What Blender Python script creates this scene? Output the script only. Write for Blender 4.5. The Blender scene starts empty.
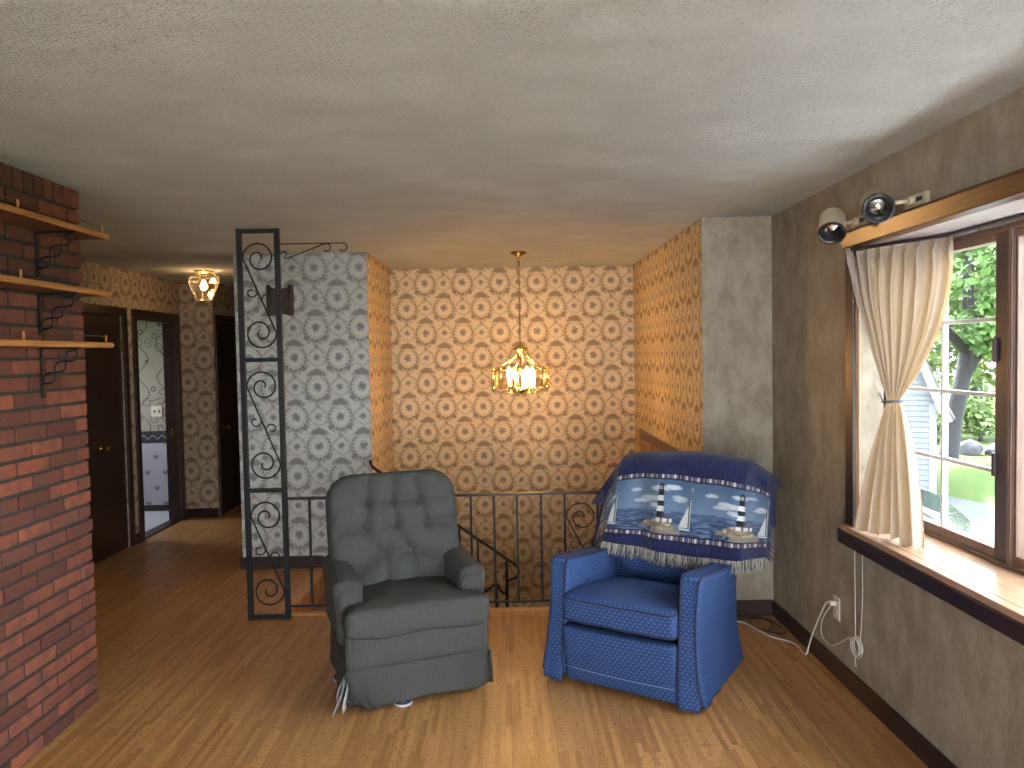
import bpy, bmesh, math, random
from mathutils import Vector, Matrix
from mathutils.noise import noise as pnoise
random.seed(7)
sc = bpy.context.scene
COL = sc.collection
PI = math.pi
R = math.radians

# ------------------------------------------------------------------ node helper
class NT:
    def __init__(s, name):
        s.m = bpy.data.materials.new(name); s.m.use_nodes = True
        s.t = s.m.node_tree; s.t.nodes.clear()
        s.out = s.t.nodes.new('ShaderNodeOutputMaterial')
    def n(s, typ, **kw):
        x = s.t.nodes.new(typ)
        for k, v in kw.items(): setattr(x, k, v)
        return x
    def link(s, a, b): s.t.links.new(a, b)
    def put(s, sock, v):
        if isinstance(v, V): s.link(v.o, sock)
        elif isinstance(v, bpy.types.NodeSocket): s.link(v, sock)
        else: sock.default_value = v
    def math(s, op, *a, clamp=False):
        x = s.n('ShaderNodeMath', operation=op); x.use_clamp = clamp
        for i, v in enumerate(a): s.put(x.inputs[i], v)
        return V(s, x.outputs[0])
    def mix(s, f, a, b):
        x = s.n('ShaderNodeMix', data_type='RGBA')
        s.put(x.inputs['Factor'], f)
        for k, v in ((6, a), (7, b)):
            if isinstance(v, (tuple, list)): v = (*v[:3], 1)
            s.put(x.inputs[k], v)
        return x.outputs[2]
    def sstep(s, x, e0, e1):        # smooth 0..1 as x goes e0 -> e1 (either order)
        q = s.n('ShaderNodeMapRange', interpolation_type='SMOOTHSTEP')
        s.put(q.inputs[0], x)
        if e0 < e1: q.inputs[1].default_value = e0; q.inputs[2].default_value = e1
        else:
            q.inputs[1].default_value = e1; q.inputs[2].default_value = e0
            q.inputs[3].default_value = 1; q.inputs[4].default_value = 0
        return V(s, q.outputs[0])
    def uv(s):
        x = s.n('ShaderNodeSeparateXYZ'); c = s.n('ShaderNodeTexCoord')
        s.link(c.outputs['UV'], x.inputs[0])
        return V(s, x.outputs[0]), V(s, x.outputs[1])
    def vec(s, x, y, z=0.0):
        c = s.n('ShaderNodeCombineXYZ')
        for i, v in enumerate((x, y, z)): s.put(c.inputs[i], v)
        return c.outputs[0]
    def noise(s, vec, scale, detail=3.0, rough=.55):
        x = s.n('ShaderNodeTexNoise')
        if vec is not None: s.put(x.inputs['Vector'], vec)
        x.inputs['Scale'].default_value = scale; x.inputs['Detail'].default_value = detail
        x.inputs['Roughness'].default_value = rough
        return V(s, x.outputs[0])
    def obj(s): return s.n('ShaderNodeTexCoord').outputs['Object']
    def uvv(s): return s.n('ShaderNodeTexCoord').outputs['UV']
    def attr(s, name, out='Color'):
        return s.n('ShaderNodeAttribute', attribute_name=name).outputs[out]
    def bump(s, h, dist=.01, strength=1.0):
        b = s.n('ShaderNodeBump'); b.inputs['Distance'].default_value = dist; b.inputs['Strength'].default_value = strength
        s.put(b.inputs['Height'], h)
        return b.outputs[0]
    def pbr(s, col, rough=.6, metal=0.0, normal=None, spec=.5, sheen=0.0, emit=None, es=0.0):
        b = s.n('ShaderNodeBsdfPrincipled')
        if isinstance(col, (tuple, list)): col = (*col[:3], 1)
        s.put(b.inputs['Base Color'], col); s.put(b.inputs['Roughness'], rough)
        b.inputs['Metallic'].default_value = metal; b.inputs['Specular IOR Level'].default_value = spec
        if sheen: b.inputs['Sheen Weight'].default_value = sheen
        if normal is not None: s.link(normal, b.inputs['Normal'])
        if emit: b.inputs['Emission Color'].default_value = (*emit, 1); b.inputs['Emission Strength'].default_value = es
        s.link(b.outputs[0], s.out.inputs[0])
        return s.m

class V:
    def __init__(s, t, o): s.t = t; s.o = o
    def __add__(s, b): return s.t.math('ADD', s, b)
    def __radd__(s, b): return s.t.math('ADD', b, s)
    def __sub__(s, b): return s.t.math('SUBTRACT', s, b)
    def __rsub__(s, b): return s.t.math('SUBTRACT', b, s)
    def __mul__(s, b): return s.t.math('MULTIPLY', s, b)
    def __rmul__(s, b): return s.t.math('MULTIPLY', b, s)
    def __truediv__(s, b): return s.t.math('DIVIDE', s, b)
    def fract(s): return s.t.math('FRACT', s)
    def floor(s): return s.t.math('FLOOR', s)
    def abs(s): return s.t.math('ABSOLUTE', s)
    def sqrt(s): return s.t.math('SQRT', s)
    def sin(s): return s.t.math('SINE', s)
    def max(s, b): return s.t.math('MAXIMUM', s, b)
    def min(s, b): return s.t.math('MINIMUM', s, b)
    def clamp(s): return s.t.math('ADD', s, 0.0, clamp=True)

def plain(name, col, rough=.6, metal=0.0, spec=.5, var=0.0, scale=30, sheen=0, bump=0.0):
    t = NT(name)
    c = (*col, 1); nrm = None
    if var or bump:
        nz = t.noise(t.obj(), scale, 4)
        if var:
            c = t.mix(nz, tuple(max(0, x*(1-var)) for x in col), tuple(x*(1+var) for x in col))
        if bump: nrm = t.bump(nz, bump)
    return t.pbr(c, rough, metal, nrm, spec, sheen)

# ------------------------------------------------------------------ materials
def damask(name, bg, leaf, bloom, u0, v0, px=.345, py=.46):
    t = NT(name); u, v = t.uv()
    w1 = t.noise(t.vec(u, v), 55, 2)
    w2 = t.noise(t.vec(u, v, 3.0), 120, 2)
    def cell(ou, ov):
        x = (((u - ou) / px).fract() - .5) * px
        y = (((v - ov) / py).fract() - .5) * py
        ax = x.abs()
        r2 = x*x + y*y
        r = r2.sqrt()
        ang = t.math('ARCTAN2', x, y)
        jit = (w1 - .5) * .035
        jit2 = (w2 - .5) * .03
        bouquet = t.sstep(r + jit*2.2, .043, .018)
        ye = y + .006
        rr = (x*x*1.0 + ye*ye*.84).sqrt()
        scal = (ang * 17.0).sin()
        top = t.sstep(ye, .092, .070)
        wreath = t.sstep((rr - .088 + scal*.0045 + jit2*.45).abs(), .0155, .0055) * top * (.80 + .20*scal)
        leaves = t.sstep((rr - .106 + scal*.010 + jit2*.7).abs(), .012, .003) * t.sstep(ye, .055, .0) * .7
        ring2 = t.sstep((rr - .064 + jit2*.3).abs(), .007, .002) * .35
        bows = t.sstep(((ax - .070)*(ax - .070) + (y + .082)*(y + .082)).sqrt() + jit*1.5, .034, .014)
        cx = x / .088; cy = (y - .118 + ax*.30) / .034
        crown = t.sstep((cx*cx + cy*cy).sqrt() + (w1 - .5)*1.1 + (w2 - .5)*.8, 1.05, .55)
        dx = ax - .018; dy = y + .112 - ax*.8
        drop = t.sstep(dy.abs() + (ax*.15) + jit2*.4, .015, .005) * t.sstep(ax, .05, .035)
        tip = t.sstep((x*x + (y + .150)*(y + .150)).sqrt() + jit2, .022, .010) * .8
        vine = t.sstep((y + .02 - ((ax*36.0).sin() * .030) - ax*.9 + .03).abs() + jit2*.3, .008, .002) * t.sstep(ax, .10, .112) * .75
        xf = ax - px/2
        rf = (xf*xf + y*y).sqrt()
        flower = t.sstep(rf + jit*1.7, .033, .012)
        vine2 = t.sstep((rf - .066 + scal*.006 + (w2 - .5)*.05).abs(), .010, .003) * t.sstep(y.abs(), .020, .038) * .55
        light = t.sstep(rr, .084, .072)
        lf = wreath.max(leaves).max(bows).max(crown).max(drop).max(ring2).max(tip).max(vine).max(vine2)
        return lf, bouquet.max(flower), light
    a = cell(u0 - px/2, v0 - py/2); b = cell(u0, v0)
    lf = a[0].max(b[0]); bl = a[1].max(b[1]); li = a[2].max(b[2])
    fine = t.noise(t.vec(u, v, 9.0), 260, 1)
    lf = lf * (.40 + .95 * fine); bl = bl * (.40 + .95 * fine)
    wash = t.noise(t.vec(u, v, 1.0), 2.2, 2)
    c0 = t.mix(wash, tuple(x*.93 for x in bg), tuple(x*1.05 for x in bg))
    c1 = t.mix(li * .28, c0, tuple(min(1, x*1.22) for x in bg))
    c2 = t.mix(lf.clamp(), c1, leaf)
    c3 = t.mix(bl.clamp(), c2, bloom)
    return t.pbr(c3, .62, spec=.3)

M = {}
M['damask_back_lamptint'] = damask('damask_paper_back_lamptint', (.54, .425, .275), (.175, .125, .075), (.15, .135, .125), -.725, 2.305)  # same paper as the facing wall, warm lamplight mixed into its colours
M['damask_side_lamptint'] = damask('damask_paper_side_lamptint', (.54, .425, .275), (.175, .125, .075), (.15, .135, .125), 6.3, 2.305)  # lamplit tint of that paper for the stairwell sides
M['damask_front'] = damask('damask_paper_front', (.47, .445, .405), (.165, .152, .14), (.135, .14, .155), -1.28, 2.10)
M['damask_hall'] = damask('damask_paper_hall', (.46, .355, .26), (.18, .12, .075), (.16, .13, .11), -3.1, 2.1)

def mat_taupe():
    t = NT('taupe_marbled_paper'); u, v = t.uv()
    a = t.noise(t.vec(u, v*.55), 9, 6, .65)
    b = t.noise(t.vec(u*1.6, v*.5, 4.0), 38, 3, .6)
    c = t.noise(t.vec(u*1.2, v*.8, 8.0), 26, 2, .5)
    k = t.sstep(a, .33, .68)
    col = t.mix(k, (.225, .180, .130), (.34, .285, .215))
    col = t.mix(t.sstep(b, .52, .75) * .4, col, (.22, .175, .13))
    col = t.mix(t.sstep(c, .66, .74) * .55, col, (.15, .12, .095))
    return t.pbr(col, .55, normal=t.bump(b, .002), spec=.35)
M['taupe'] = mat_taupe()

def mat_floor():
    t = NT('bamboo_parquet'); u, v = t.uv()
    sw = .0235; sl = .42
    su = u / sw; row = su.floor()
    rn = t.n('ShaderNodeTexWhiteNoise', noise_dimensions='1D'); t.put(rn.inputs['W'], row)
    off = V(t, rn.outputs[0])
    sv = v / sl + off * 7.3
    seg = sv.floor()
    rc = t.n('ShaderNodeTexWhiteNoise', noise_dimensions='2D'); t.put(rc.inputs['Vector'], t.vec(row, seg))
    rnd = V(t, rc.outputs[0])
    grain = t.noise(t.vec(u*60, v*2.5), 1.6, 5, .6)
    fleck = t.noise(t.vec(u*42 + v*5.0, v*62 + row*.37), 1.0, 1, .5)
    fleck2 = t.noise(t.vec(u*95, v*24, 5.0), 1.0, 1, .5)
    big = t.noise(t.vec(u, v), 1.3, 3)
    c = t.mix(rnd, (.28, .122, .039), (.49, .252, .093))
    c = t.mix(t.sstep(grain, .35, .8) * .5, c, (.53, .29, .115))
    c = t.mix(t.sstep(fleck, .64, .72) * .75, c, (.17, .068, .021))
    c = t.mix(t.sstep(fleck2, .62, .70) * .6, c, (.20, .085, .028))
    c = t.mix(big * .25, c, (.33, .15, .05))
    # plank joints
    pu = (u / .188).fract(); edge = t.sstep(pu.min(1.0 - pu), .008, .002)
    pv = (v / 1.22 + (u / .188).floor() * .37).fract(); edge2 = t.sstep(pv.min(1.0 - pv), .0025, .001)
    j = edge.max(edge2)
    c = t.mix(j * .30, c, (.09, .038, .014))
    rough = .36 + .14 * grain
    return t.pbr(c, rough, normal=t.bump(grain * .25 - j, .0015, .6), spec=.45)
M['floor'] = mat_floor()

def mat_ceiling():
    t = NT('sand_swirl_ceiling'); u, v = t.uv()
    w = t.noise(t.vec(u*1.0, v*1.0, 5.0), 1.7, 2)
    n1 = t.noise(t.vec(u, v), 58, 3, .65)
    n3 = t.noise(t.vec(u, v, 3.0), 130, 2, .6)
    wv = t.n('ShaderNodeTexVoronoi', feature='F1'); wv.inputs['Scale'].default_value = 3.1
    t.put(wv.inputs['Vector'], t.vec(u*.85 + w*.5, v*1.25 + w*.6))
    vd = V(t, wv.outputs['Distance'])
    n2 = t.noise(t.vec(u*1.2, v*1.9, 2.0), 2.6, 4, .6)
    sweep = t.sstep(n2, .3, .7)
    h = n1 * 1.3 + n3 * .6 + vd * .7 + sweep * .45
    c = t.mix(n1, (.74, .75, .71), (.93, .94, .90))
    c = t.mix(t.sstep(n1*.6 + n3*.4, .44, .33) * .35, c, (.40, .395, .37))  # self-shadow of the stipple put into the colour, low grains darker
    c = t.mix(t.sstep(vd + (n1 - .5)*.25, .2, .65) * .22, c, (.56, .56, .52))
    c = t.mix(sweep * .12, c, (.48, .475, .44))
    return t.pbr(c, .9, normal=t.bump(h, .042, 1.0), spec=.15)
M['ceiling'] = mat_ceiling()

def mat_brick():
    t = NT('red_brick')
    r = V(t, t.attr('rnd', 'Fac'))
    o = t.obj()
    n1 = t.noise(o, 14, 5, .65); n2 = t.noise(o, 90, 3, .6); n3 = t.noise(o, 5, 3)
    c = t.mix(r, (.085, .030, .021), (.27, .083, .043))
    c = t.mix(t.sstep(n1, .38, .72) * .75, c, (.10, .042, .034))
    c = t.mix(t.sstep(n3, .52, .68) * .5, c, (.075, .045, .042))
    c = t.mix(t.sstep(n2, .64, .74) * .5, c, (.26, .15, .11))
    return t.pbr(c, .85, normal=t.bump(n1 + n2*.5, .006), spec=.3)
M['brick'] = mat_brick()
M['mortar'] = plain('dark_mortar', (.036, .032, .029), .95, var=.4, scale=60, bump=.004)

def wood(name, a, b, rough=.4, scale=6, axis=0, spec=.5):
    t = NT(name)
    mp = t.n('ShaderNodeMapping'); t.link(t.obj(), mp.inputs[0])
    s = [10.0, 10.0, 10.0]; s[axis] = .8
    mp.inputs['Scale'].default_value = s
    n = t.noise(mp.outputs[0], scale, 5, .6)
    return t.pbr(t.mix(t.sstep(n, .3, .7), a, b), rough, normal=t.bump(n, .001), spec=spec)
M['dark_wood_z'] = wood('dark_stained_wood', (.020, .0095, .0062), (.042, .019, .012), .38, axis=2)
M['dark_wood_y'] = wood('dark_stained_trim', (.015, .007, .0065), (.029, .013, .012), .36, axis=1)
M['dark_wood_x'] = wood('dark_stained_base', (.022, .010, .008), (.040, .018, .014), .38, axis=0)
M['mid_wood_y'] = wood('walnut_head_board', (.038, .017, .007), (.085, .037, .014), .28, axis=1)
M['jamb_wood'] = wood('jamb_wood', (.22, .115, .06), (.33, .19, .10), .4, axis=2)
M['sash_wood'] = wood('sash_wood', (.095, .050, .034), (.165, .092, .060), .4, axis=2)
M['dark_sash'] = plain('dark_sash_stile', (.035, .022, .030), .4)
M['sill_wood'] = wood('sill_board', (.33, .18, .10), (.44, .27, .17), .22, axis=1)
M['soffit'] = plain('bay_soffit_board', (.55, .50, .47), .18, var=.1, scale=5)
M['shelf_wood'] = wood('honey_shelf_wood', (.25, .095, .026), (.42, .18, .052), .35, axis=1)
M['shelf_board_shaded'] = wood('shelf_wood_shaded', (.11, .042, .016), (.20, .080, .030), .4, axis=1)  # same shelf, with the shade of its underside put into a darker colour
M['door_oak'] = wood('entry_door_oak', (.22, .11, .045), (.32, .17, .075), .4, axis=2)
M['nosing'] = wood('floor_nosing', (.42, .20, .065), (.52, .27, .10), .35, axis=0)
M['black_iron'] = plain('black_wrought_iron', (.006, .006, .0065), .5, .0, .3)
M['bronze_iron'] = plain('brown_wrought_iron', (.012, .007, .005), .42, .0, .4)
M['brass'] = plain('polished_brass', (.80, .64, .22), .22, 1.0)
M['old_brass'] = plain('aged_brass', (.26, .16, .06), .35, 1.0)
M['chrome'] = plain('bright_knob_metal', (.65, .6, .55), .15, 1.0)
M['cream_plastic'] = plain('cream_plastic', (.62, .54, .42), .4)
M['almond_metal'] = plain('almond_enamel', (.50, .43, .30), .35)
M['black_baffle'] = plain('black_baffle', (.012, .012, .014), .35)
M['lens'] = plain('silver_reflector_lens', (.75, .72, .70), .18, 1.0)
M['chime'] = wood('chime_box_wood', (.022, .012, .008), (.045, .025, .016), .4, axis=2)
M['cord_white'] = plain('white_cord', (.62, .56, .50), .5)
M['cord_black'] = plain('black_cord', (.015, .013, .013), .5)
M['stair_carpet'] = plain('tan_stair_carpet', (.20, .145, .10), .95, var=.45, scale=160)
M['plaster'] = plain('plaster_wall', (.42, .38, .33), .8, var=.08)
M['rear_wall'] = plain('rear_bounce_paint', (.80, .78, .74), .8, var=.06)  # unseen walls made white to bounce more daylight into the room
M['vinyl'] = plain('bath_floor_vinyl', (.55, .54, .60), .4, var=.1, scale=12)
M['outlet_dark'] = plain('outlet_slots', (.10, .08, .06), .5)

def glassy(name, tint=(1, 1, 1), gl=.12):
    t = NT(name)
    a = t.n('ShaderNodeBsdfTransparent'); a.inputs[0].default_value = (*tint, 1)
    g = t.n('ShaderNodeBsdfGlossy'); g.inputs['Roughness'].default_value = .03
    f = t.n('ShaderNodeLayerWeight'); f.inputs[0].default_value = .5
    k = t.math('POWER', V(t, f.outputs['Facing']), 5.0) * .5 + (.02 + gl)
    x = t.n('ShaderNodeMixShader'); t.put(x.inputs[0], k)
    t.link(a.outputs[0], x.inputs[1]); t.link(g.outputs[0], x.inputs[2])
    t.link(x.outputs[0], t.out.inputs[0])
    return t.m
M['pane'] = glassy('window_pane', (.97, .99, 1.0), .0)
M['bevel_glass'] = glassy('bevelled_glass', (1.0, .97, .90), .06)
M['shade_glass'] = glassy('cut_glass_shade', (1.0, .96, .88), .18)

def bulb(name, col, s):
    t = NT(name); e = t.n('ShaderNodeEmission'); e.inputs[0].default_value = (*col, 1); e.inputs[1].default_value = s
    t.link(e.outputs[0], t.out.inputs[0]); return t.m
M['bulb_chandelier'] = bulb('warm_candle_bulb', (1.0, .53, .19), 330.0)
M['bulb_hall'] = bulb('warm_hall_bulb', (1.0, .62, .30), 70.0)

def mat_grey_fabric():
    t = NT('grey_corduroy_chenille'); u, v = t.uv()
    n = t.noise(t.vec(u*4.0, v*.7), 90, 3, .6)
    n2 = t.noise(t.vec(u, v, 3.0), 9, 4, .6)
    rib = (u * 2*PI/.0075 + (n2 - .5)*5).sin()
    c = t.mix(n, (.042, .042, .038), (.116, .115, .105))
    c = t.mix(n2 * .45, c, (.06, .061, .056))
    return t.pbr(c, .95, normal=t.bump(n + rib * .22, .006, 1.0), spec=.1)
M['grey_fabric'] = mat_grey_fabric()

def mat_blue_fabric(name='blue_diamond_weave', k=1.0):
    t = NT(name); u, v = t.uv()
    p = .026
    # fish-scale: rows offset by half
    row = (v / (p*.62)).floor()
    odd = (row * .5).fract() * 2.0
    x = ((u / p + odd * .5).fract() - .5) * 2.0
    y = (v / (p*.62)).fract()
    d = (x.abs() * .95 + y)
    arc = t.sstep((d - .95).abs(), .34, .12)
    dk = t.sstep(d, 1.0, 1.35)
    n = t.noise(t.vec(u, v), 240, 2)
    n2 = t.noise(t.vec(u, v, 2.0), 7, 3)
    c = t.mix(dk, (.047*k, .098*k, .25*k), (.011*k, .026*k, .088*k))
    c = t.mix(arc * .9, c, (.011*k, .022*k, .07*k))
    c = t.mix(n * .35, c, (.068*k, .13*k, .31*k))
    return t.pbr(c, .8, normal=t.bump(n2*.3 - arc*.25 + n*.2, .004, .6), spec=.2)
M['blue_fabric'] = mat_blue_fabric()
M['blue_piping'] = plain('navy_piping', (.012, .018, .055), .8, var=.3, scale=200)
M['button_grey'] = plain('grey_button', (.06, .062, .058), .9, var=.3, scale=200)
M['navy_foot'] = plain('navy_foot', (.012, .013, .028), .5)
M['pale_rim'] = plain('pale_rim', (.45, .45, .48), .6)
M['torn_lining'] = plain('torn_lining', (.30, .30, .29), .9, var=.3, scale=90)

def mat_throw():
    t = NT('woven_throw'); u, v = t.uv()
    n = t.noise(t.vec(u*3.0, v), 230, 2); n2 = t.noise(t.vec(u*6.0, v*.6, 4.0), 30, 3)
    c = t.attr('paint')
    c2 = t.mix(t.sstep(n, .35, .7) * .30, c, (.01, .012, .03))
    c2 = t.mix(t.sstep(n2, .5, .8) * .16, c2, (.20, .24, .34))
    return t.pbr(c2, .95, normal=t.bump(n, .002), spec=.1, sheen=.2)
M['throw'] = mat_throw()
def mat_fringe():
    t = NT('cotton_fringe')
    r = V(t, t.attr('rnd', 'Fac'))
    return t.pbr(t.mix(t.sstep(r, .15, .75), (.030, .028, .042), (.36, .32, .29)), .95, spec=.1)
M['fringe'] = mat_fringe()
M['fringe_dark'] = plain('dark_fringe', (.035, .038, .075), .95, var=.5, scale=120)

def mat_curtain():
    t = NT('cream_curtain_cloth'); u, v = t.uv()
    n = t.noise(t.vec(u*2.0, v*.6), 60, 3); w = t.noise(t.vec(u, v, 2.0), 420, 1)
    c = t.mix(n, (.31, .262, .228), (.44, .378, .335))
    b = t.n('ShaderNodeBsdfDiffuse'); t.put(b.inputs[0], c); t.link(t.bump(n*.6 + w*.4, .002), b.inputs['Normal'])
    tr = t.n('ShaderNodeBsdfTranslucent'); tr.inputs[0].default_value = (.62, .40, .19, 1)
    x = t.n('ShaderNodeMixShader'); x.inputs[0].default_value = .24
    t.link(b.outputs[0], x.inputs[1]); t.link(tr.outputs[0], x.inputs[2]); t.link(x.outputs[0], t.out.inputs[0])
    return t.m
M['curtain'] = mat_curtain()
M['tieback'] = plain('tieback_cord', (.12, .11, .15), .8)

def mat_vine():     # bathroom paper: scrolling vines above, pale sprig paper below a dark border
    t = NT('bath_vine_paper'); u, v = t.uv()
    w = t.noise(t.vec(u, v), 3.0, 1)
    a = (v * 17.0 + u*2.0).sin()
    vine = t.sstep((((u / .20).fract() - .5) * .20 - a * .055).abs(), .007, .0035)
    vo = t.n('ShaderNodeTexVoronoi', feature='F1'); vo.inputs['Scale'].default_value = 8.0
    t.put(vo.inputs['Vector'], t.vec(u + w*.05, v)); d = V(t, vo.outputs['Distance'])
    curls = t.sstep((d - .33).abs(), .045, .02); dots = t.sstep(d, .09, .06)
    up = t.mix(vine.max(curls * .8).max(dots), (.33, .28, .23), (.085, .06, .045))
    # lower: sprigs in a staggered grid
    row = (v / .17).floor()
    x = (((u / .19) + (row * .5).fract()).fract() - .5) * .19
    y = ((v / .17).fract() - .5) * .17
    stem = t.sstep(x.abs(), .005, .003) * t.sstep((y + .005).abs(), .032, .026)
    leaf = t.sstep(((x.abs() - .016 - y*.25).abs()) + (y - .002).abs()*.35, .013, .007)
    low = t.mix(stem.max(leaf), (.36, .34, .38), (.10, .08, .12))
    sc1 = ((u * 62.0).sin() * .018 + .81 - v).abs()
    bord = t.mix(t.sstep(sc1, .010, .005), (.030, .028, .036), (.19, .19, .22))
    line = t.sstep((v - .75).abs(), .006, .003).max(t.sstep((v - .87).abs(), .006, .003))
    bord = t.mix(line, bord, (.012, .012, .015))
    c = t.mix(t.sstep(v, .744, .746), low, bord)
    c = t.mix(t.sstep(v, .874, .876), c, up)
    return t.pbr(c, .6, spec=.3)
M['vine'] = mat_vine()

# outdoors
def mat_grass():
    t = NT('lawn_grass'); o = t.obj()
    n = t.noise(o, .8, 5); n2 = t.noise(o, 9, 4)
    c = t.mix(n2, (.030, .058, .012), (.062, .095, .024))
    c = t.mix(t.sstep(n, .45, .7) * .5, c, (.065, .080, .025))
    return t.pbr(c, .95, spec=.1)
M['grass'] = mat_grass()
M['asphalt'] = plain('driveway_asphalt', (.045, .050, .060), .85, var=.15, scale=20)
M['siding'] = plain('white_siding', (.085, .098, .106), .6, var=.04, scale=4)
M['roofing'] = plain('grey_roof', (.05, .05, .055), .8, var=.2, scale=30)
M['muntin_white'] = plain('white_muntin', (.55, .52, .52), .4)
M['white_trim'] = plain('white_fascia', (.16, .165, .17), .5)
M['bark'] = plain('grey_bark', (.022, .021, .026), .95, var=.4, scale=14, bump=.03)
M['leaf_a'] = plain('spring_leaf', (.066, .135, .026), .6, var=.4, scale=3)
M['leaf_b'] = plain('yellow_green_leaf', (.105, .165, .038), .6, var=.4, scale=2)
M['bounce_slab'] = plain('pale_bounce_concrete', (.80, .80, .79), .9, var=.1, scale=3)  # pale surface for the unseen slabs that bounce light indoors
M['rock'] = plain('grey_rock', (.05, .05, .06), .9, var=.3, scale=5)
M['car_white'] = plain('white_car_paint', (.085, .092, .10), .22)
M['car_glass'] = plain('dark_car_glass', (.012, .016, .02), .08, spec=.6)
M['tyre'] = plain('tyre_rubber', (.02, .02, .02), .8)

# ------------------------------------------------------------------ mesh builder
def frame_of(d):
    d = d.normalized(); a = Vector((0, 0, 1)) if abs(d.z) < .95 else Vector((1, 0, 0))
    x = a.cross(d).normalized(); return x, d.cross(x)

class MB:
    def __init__(s): s.v = []; s.f = []; s.uv = []; s.sm = []; s.rnd = []; s.col = None; s.cr = .5
    def face(s, idx, uvs=None, smooth=False):
        s.f.append(tuple(idx)); s.uv.append(uvs); s.sm.append(smooth); s.rnd.append(s.cr)
    def box(s, lo, hi, rot=None, org=None):
        x0, y0, z0 = lo; x1, y1, z1 = hi
        P = [Vector(p) for p in ((x0,y0,z0),(x1,y0,z0),(x1,y1,z0),(x0,y1,z0),(x0,y0,z1),(x1,y0,z1),(x1,y1,z1),(x0,y1,z1))]
        if rot is not None:
            o = Vector(org) if org is not None else (P[0]+P[6])/2
            P = [o + rot @ (p - o) for p in P]
        b = len(s.v); s.v += P
        for q in ((0,3,2,1),(4,5,6,7),(0,1,5,4),(1,2,6,5),(2,3,7,6),(3,0,4,7)): s.face([b+i for i in q])
        return s
    def cyl(s, p0, p1, r0, r1=None, seg=14, caps=True, smooth=True):
        p0, p1 = Vector(p0), Vector(p1); r1 = r0 if r1 is None else r1
        x, y = frame_of(p1 - p0); b = len(s.v)
        for p, r in ((p0, r0), (p1, r1)):
            for i in range(seg):
                a = 2*PI*i/seg; s.v.append(p + (x*math.cos(a) + y*math.sin(a))*r)
        for i in range(seg):
            j = (i+1) % seg; s.face((b+i, b+j, b+seg+j, b+seg+i), smooth=smooth)
        if caps:
            s.face([b+seg-1-i for i in range(seg)]); s.face([b+seg+i for i in range(seg)])
        return s
    def tube(s, pts, r, seg=8, closed=False, caps=True, flat=None):
        pts = [Vector(p) for p in pts]; n = len(pts); b = len(s.v)
        rr = r if isinstance(r, (list, tuple)) else [r]*n
        px = None
        for i, p in enumerate(pts):
            d = (pts[(i+1) % n] - pts[i-1]) if closed else (pts[min(i+1, n-1)] - pts[max(i-1, 0)])
            if d.length < 1e-9: d = Vector((0, 0, 1))
            d.normalize()
            if px is None: x, y = frame_of(d)
            else:
                x = px - d*px.dot(d)
                if x.length < 1e-6: x, y = frame_of(d)
                x.normalize(); y = d.cross(x)
            px = x
            for k in range(seg):
                a = 2*PI*(k+.5)/seg; q = (x*math.cos(a) + y*math.sin(a))*rr[i]
                if flat: q = Vector((q[0]*flat[0], q[1]*flat[1], q[2]*flat[2]))
                s.v.append(p + q)
        m = n if closed else n-1
        for i in range(m):
            j = (i+1) % n
            for k in range(seg):
                l = (k+1) % seg
                s.face((b+i*seg+k, b+i*seg+l, b+j*seg+l, b+j*seg+k), smooth=seg > 4)
        if caps and not closed:
            s.face([b+seg-1-k for k in range(seg)]); s.face([b+(n-1)*seg+k for k in range(seg)])
        return s
    def lathe(s, prof, c=(0,0,0), seg=24, axis='z', smooth=True, mat=None, caps=True):
        c = Vector(c); b = len(s.v); n = len(prof)
        for r, h in prof:
            for i in range(seg):
                a = 2*PI*i/seg; p = Vector((r*math.cos(a), r*math.sin(a), h))
                if axis == 'x': p = Vector((p.z, p.x, p.y))
                if axis == 'y': p = Vector((p.y, p.z, p.x))
                if mat is not None: p = mat @ p
                s.v.append(c + p)
        for k in range(n-1):
            for i in range(seg):
                j = (i+1) % seg; s.face((b+k*seg+i, b+k*seg+j, b+(k+1)*seg+j, b+(k+1)*seg+i), smooth=smooth)
        if not caps: return s
        if prof[0][0] > 1e-5: s.face([b+seg-1-i for i in range(seg)])
        if prof[-1][0] > 1e-5: s.face([b+(n-1)*seg+i for i in range(seg)])
        return s
    def prism(s, poly, axis, h0, h1):
        """poly: 2D points in the plane perpendicular to axis ('x': (y,z); 'y': (x,z); 'z': (x,y))"""
        n = len(poly); b = len(s.v)
        for h in (h0, h1):
            for p in poly:
                s.v.append(Vector({'x': (h, p[0], p[1]), 'y': (p[0], h, p[1]), 'z': (p[0], p[1], h)}[axis]))
        for i in range(n):
            j = (i+1) % n; s.face((b+i, b+j, b+n+j, b+n+i))
        s.face([b+n-1-i for i in range(n)]); s.face([b+n+i for i in range(n)])
        return s
    def grid(s, fn, nu, nv, uvfn=None, smooth=True, keep=None):
        b = len(s.v)
        for j in range(nv+1):
            for i in range(nu+1): s.v.append(Vector(fn(i/nu, j/nv)))
        for j in range(nv):
            for i in range(nu):
                if keep and not keep((i+.5)/nu, (j+.5)/nv): continue
                q = (b+j*(nu+1)+i, b+j*(nu+1)+i+1, b+(j+1)*(nu+1)+i+1, b+(j+1)*(nu+1)+i)
                uvs = None
                if uvfn: uvs = [uvfn(x, y) for x, y in ((i/nu, j/nv), ((i+1)/nu, j/nv), ((i+1)/nu, (j+1)/nv), (i/nu, (j+1)/nv))]
                s.face(q, uvs, smooth)
        return s
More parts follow.
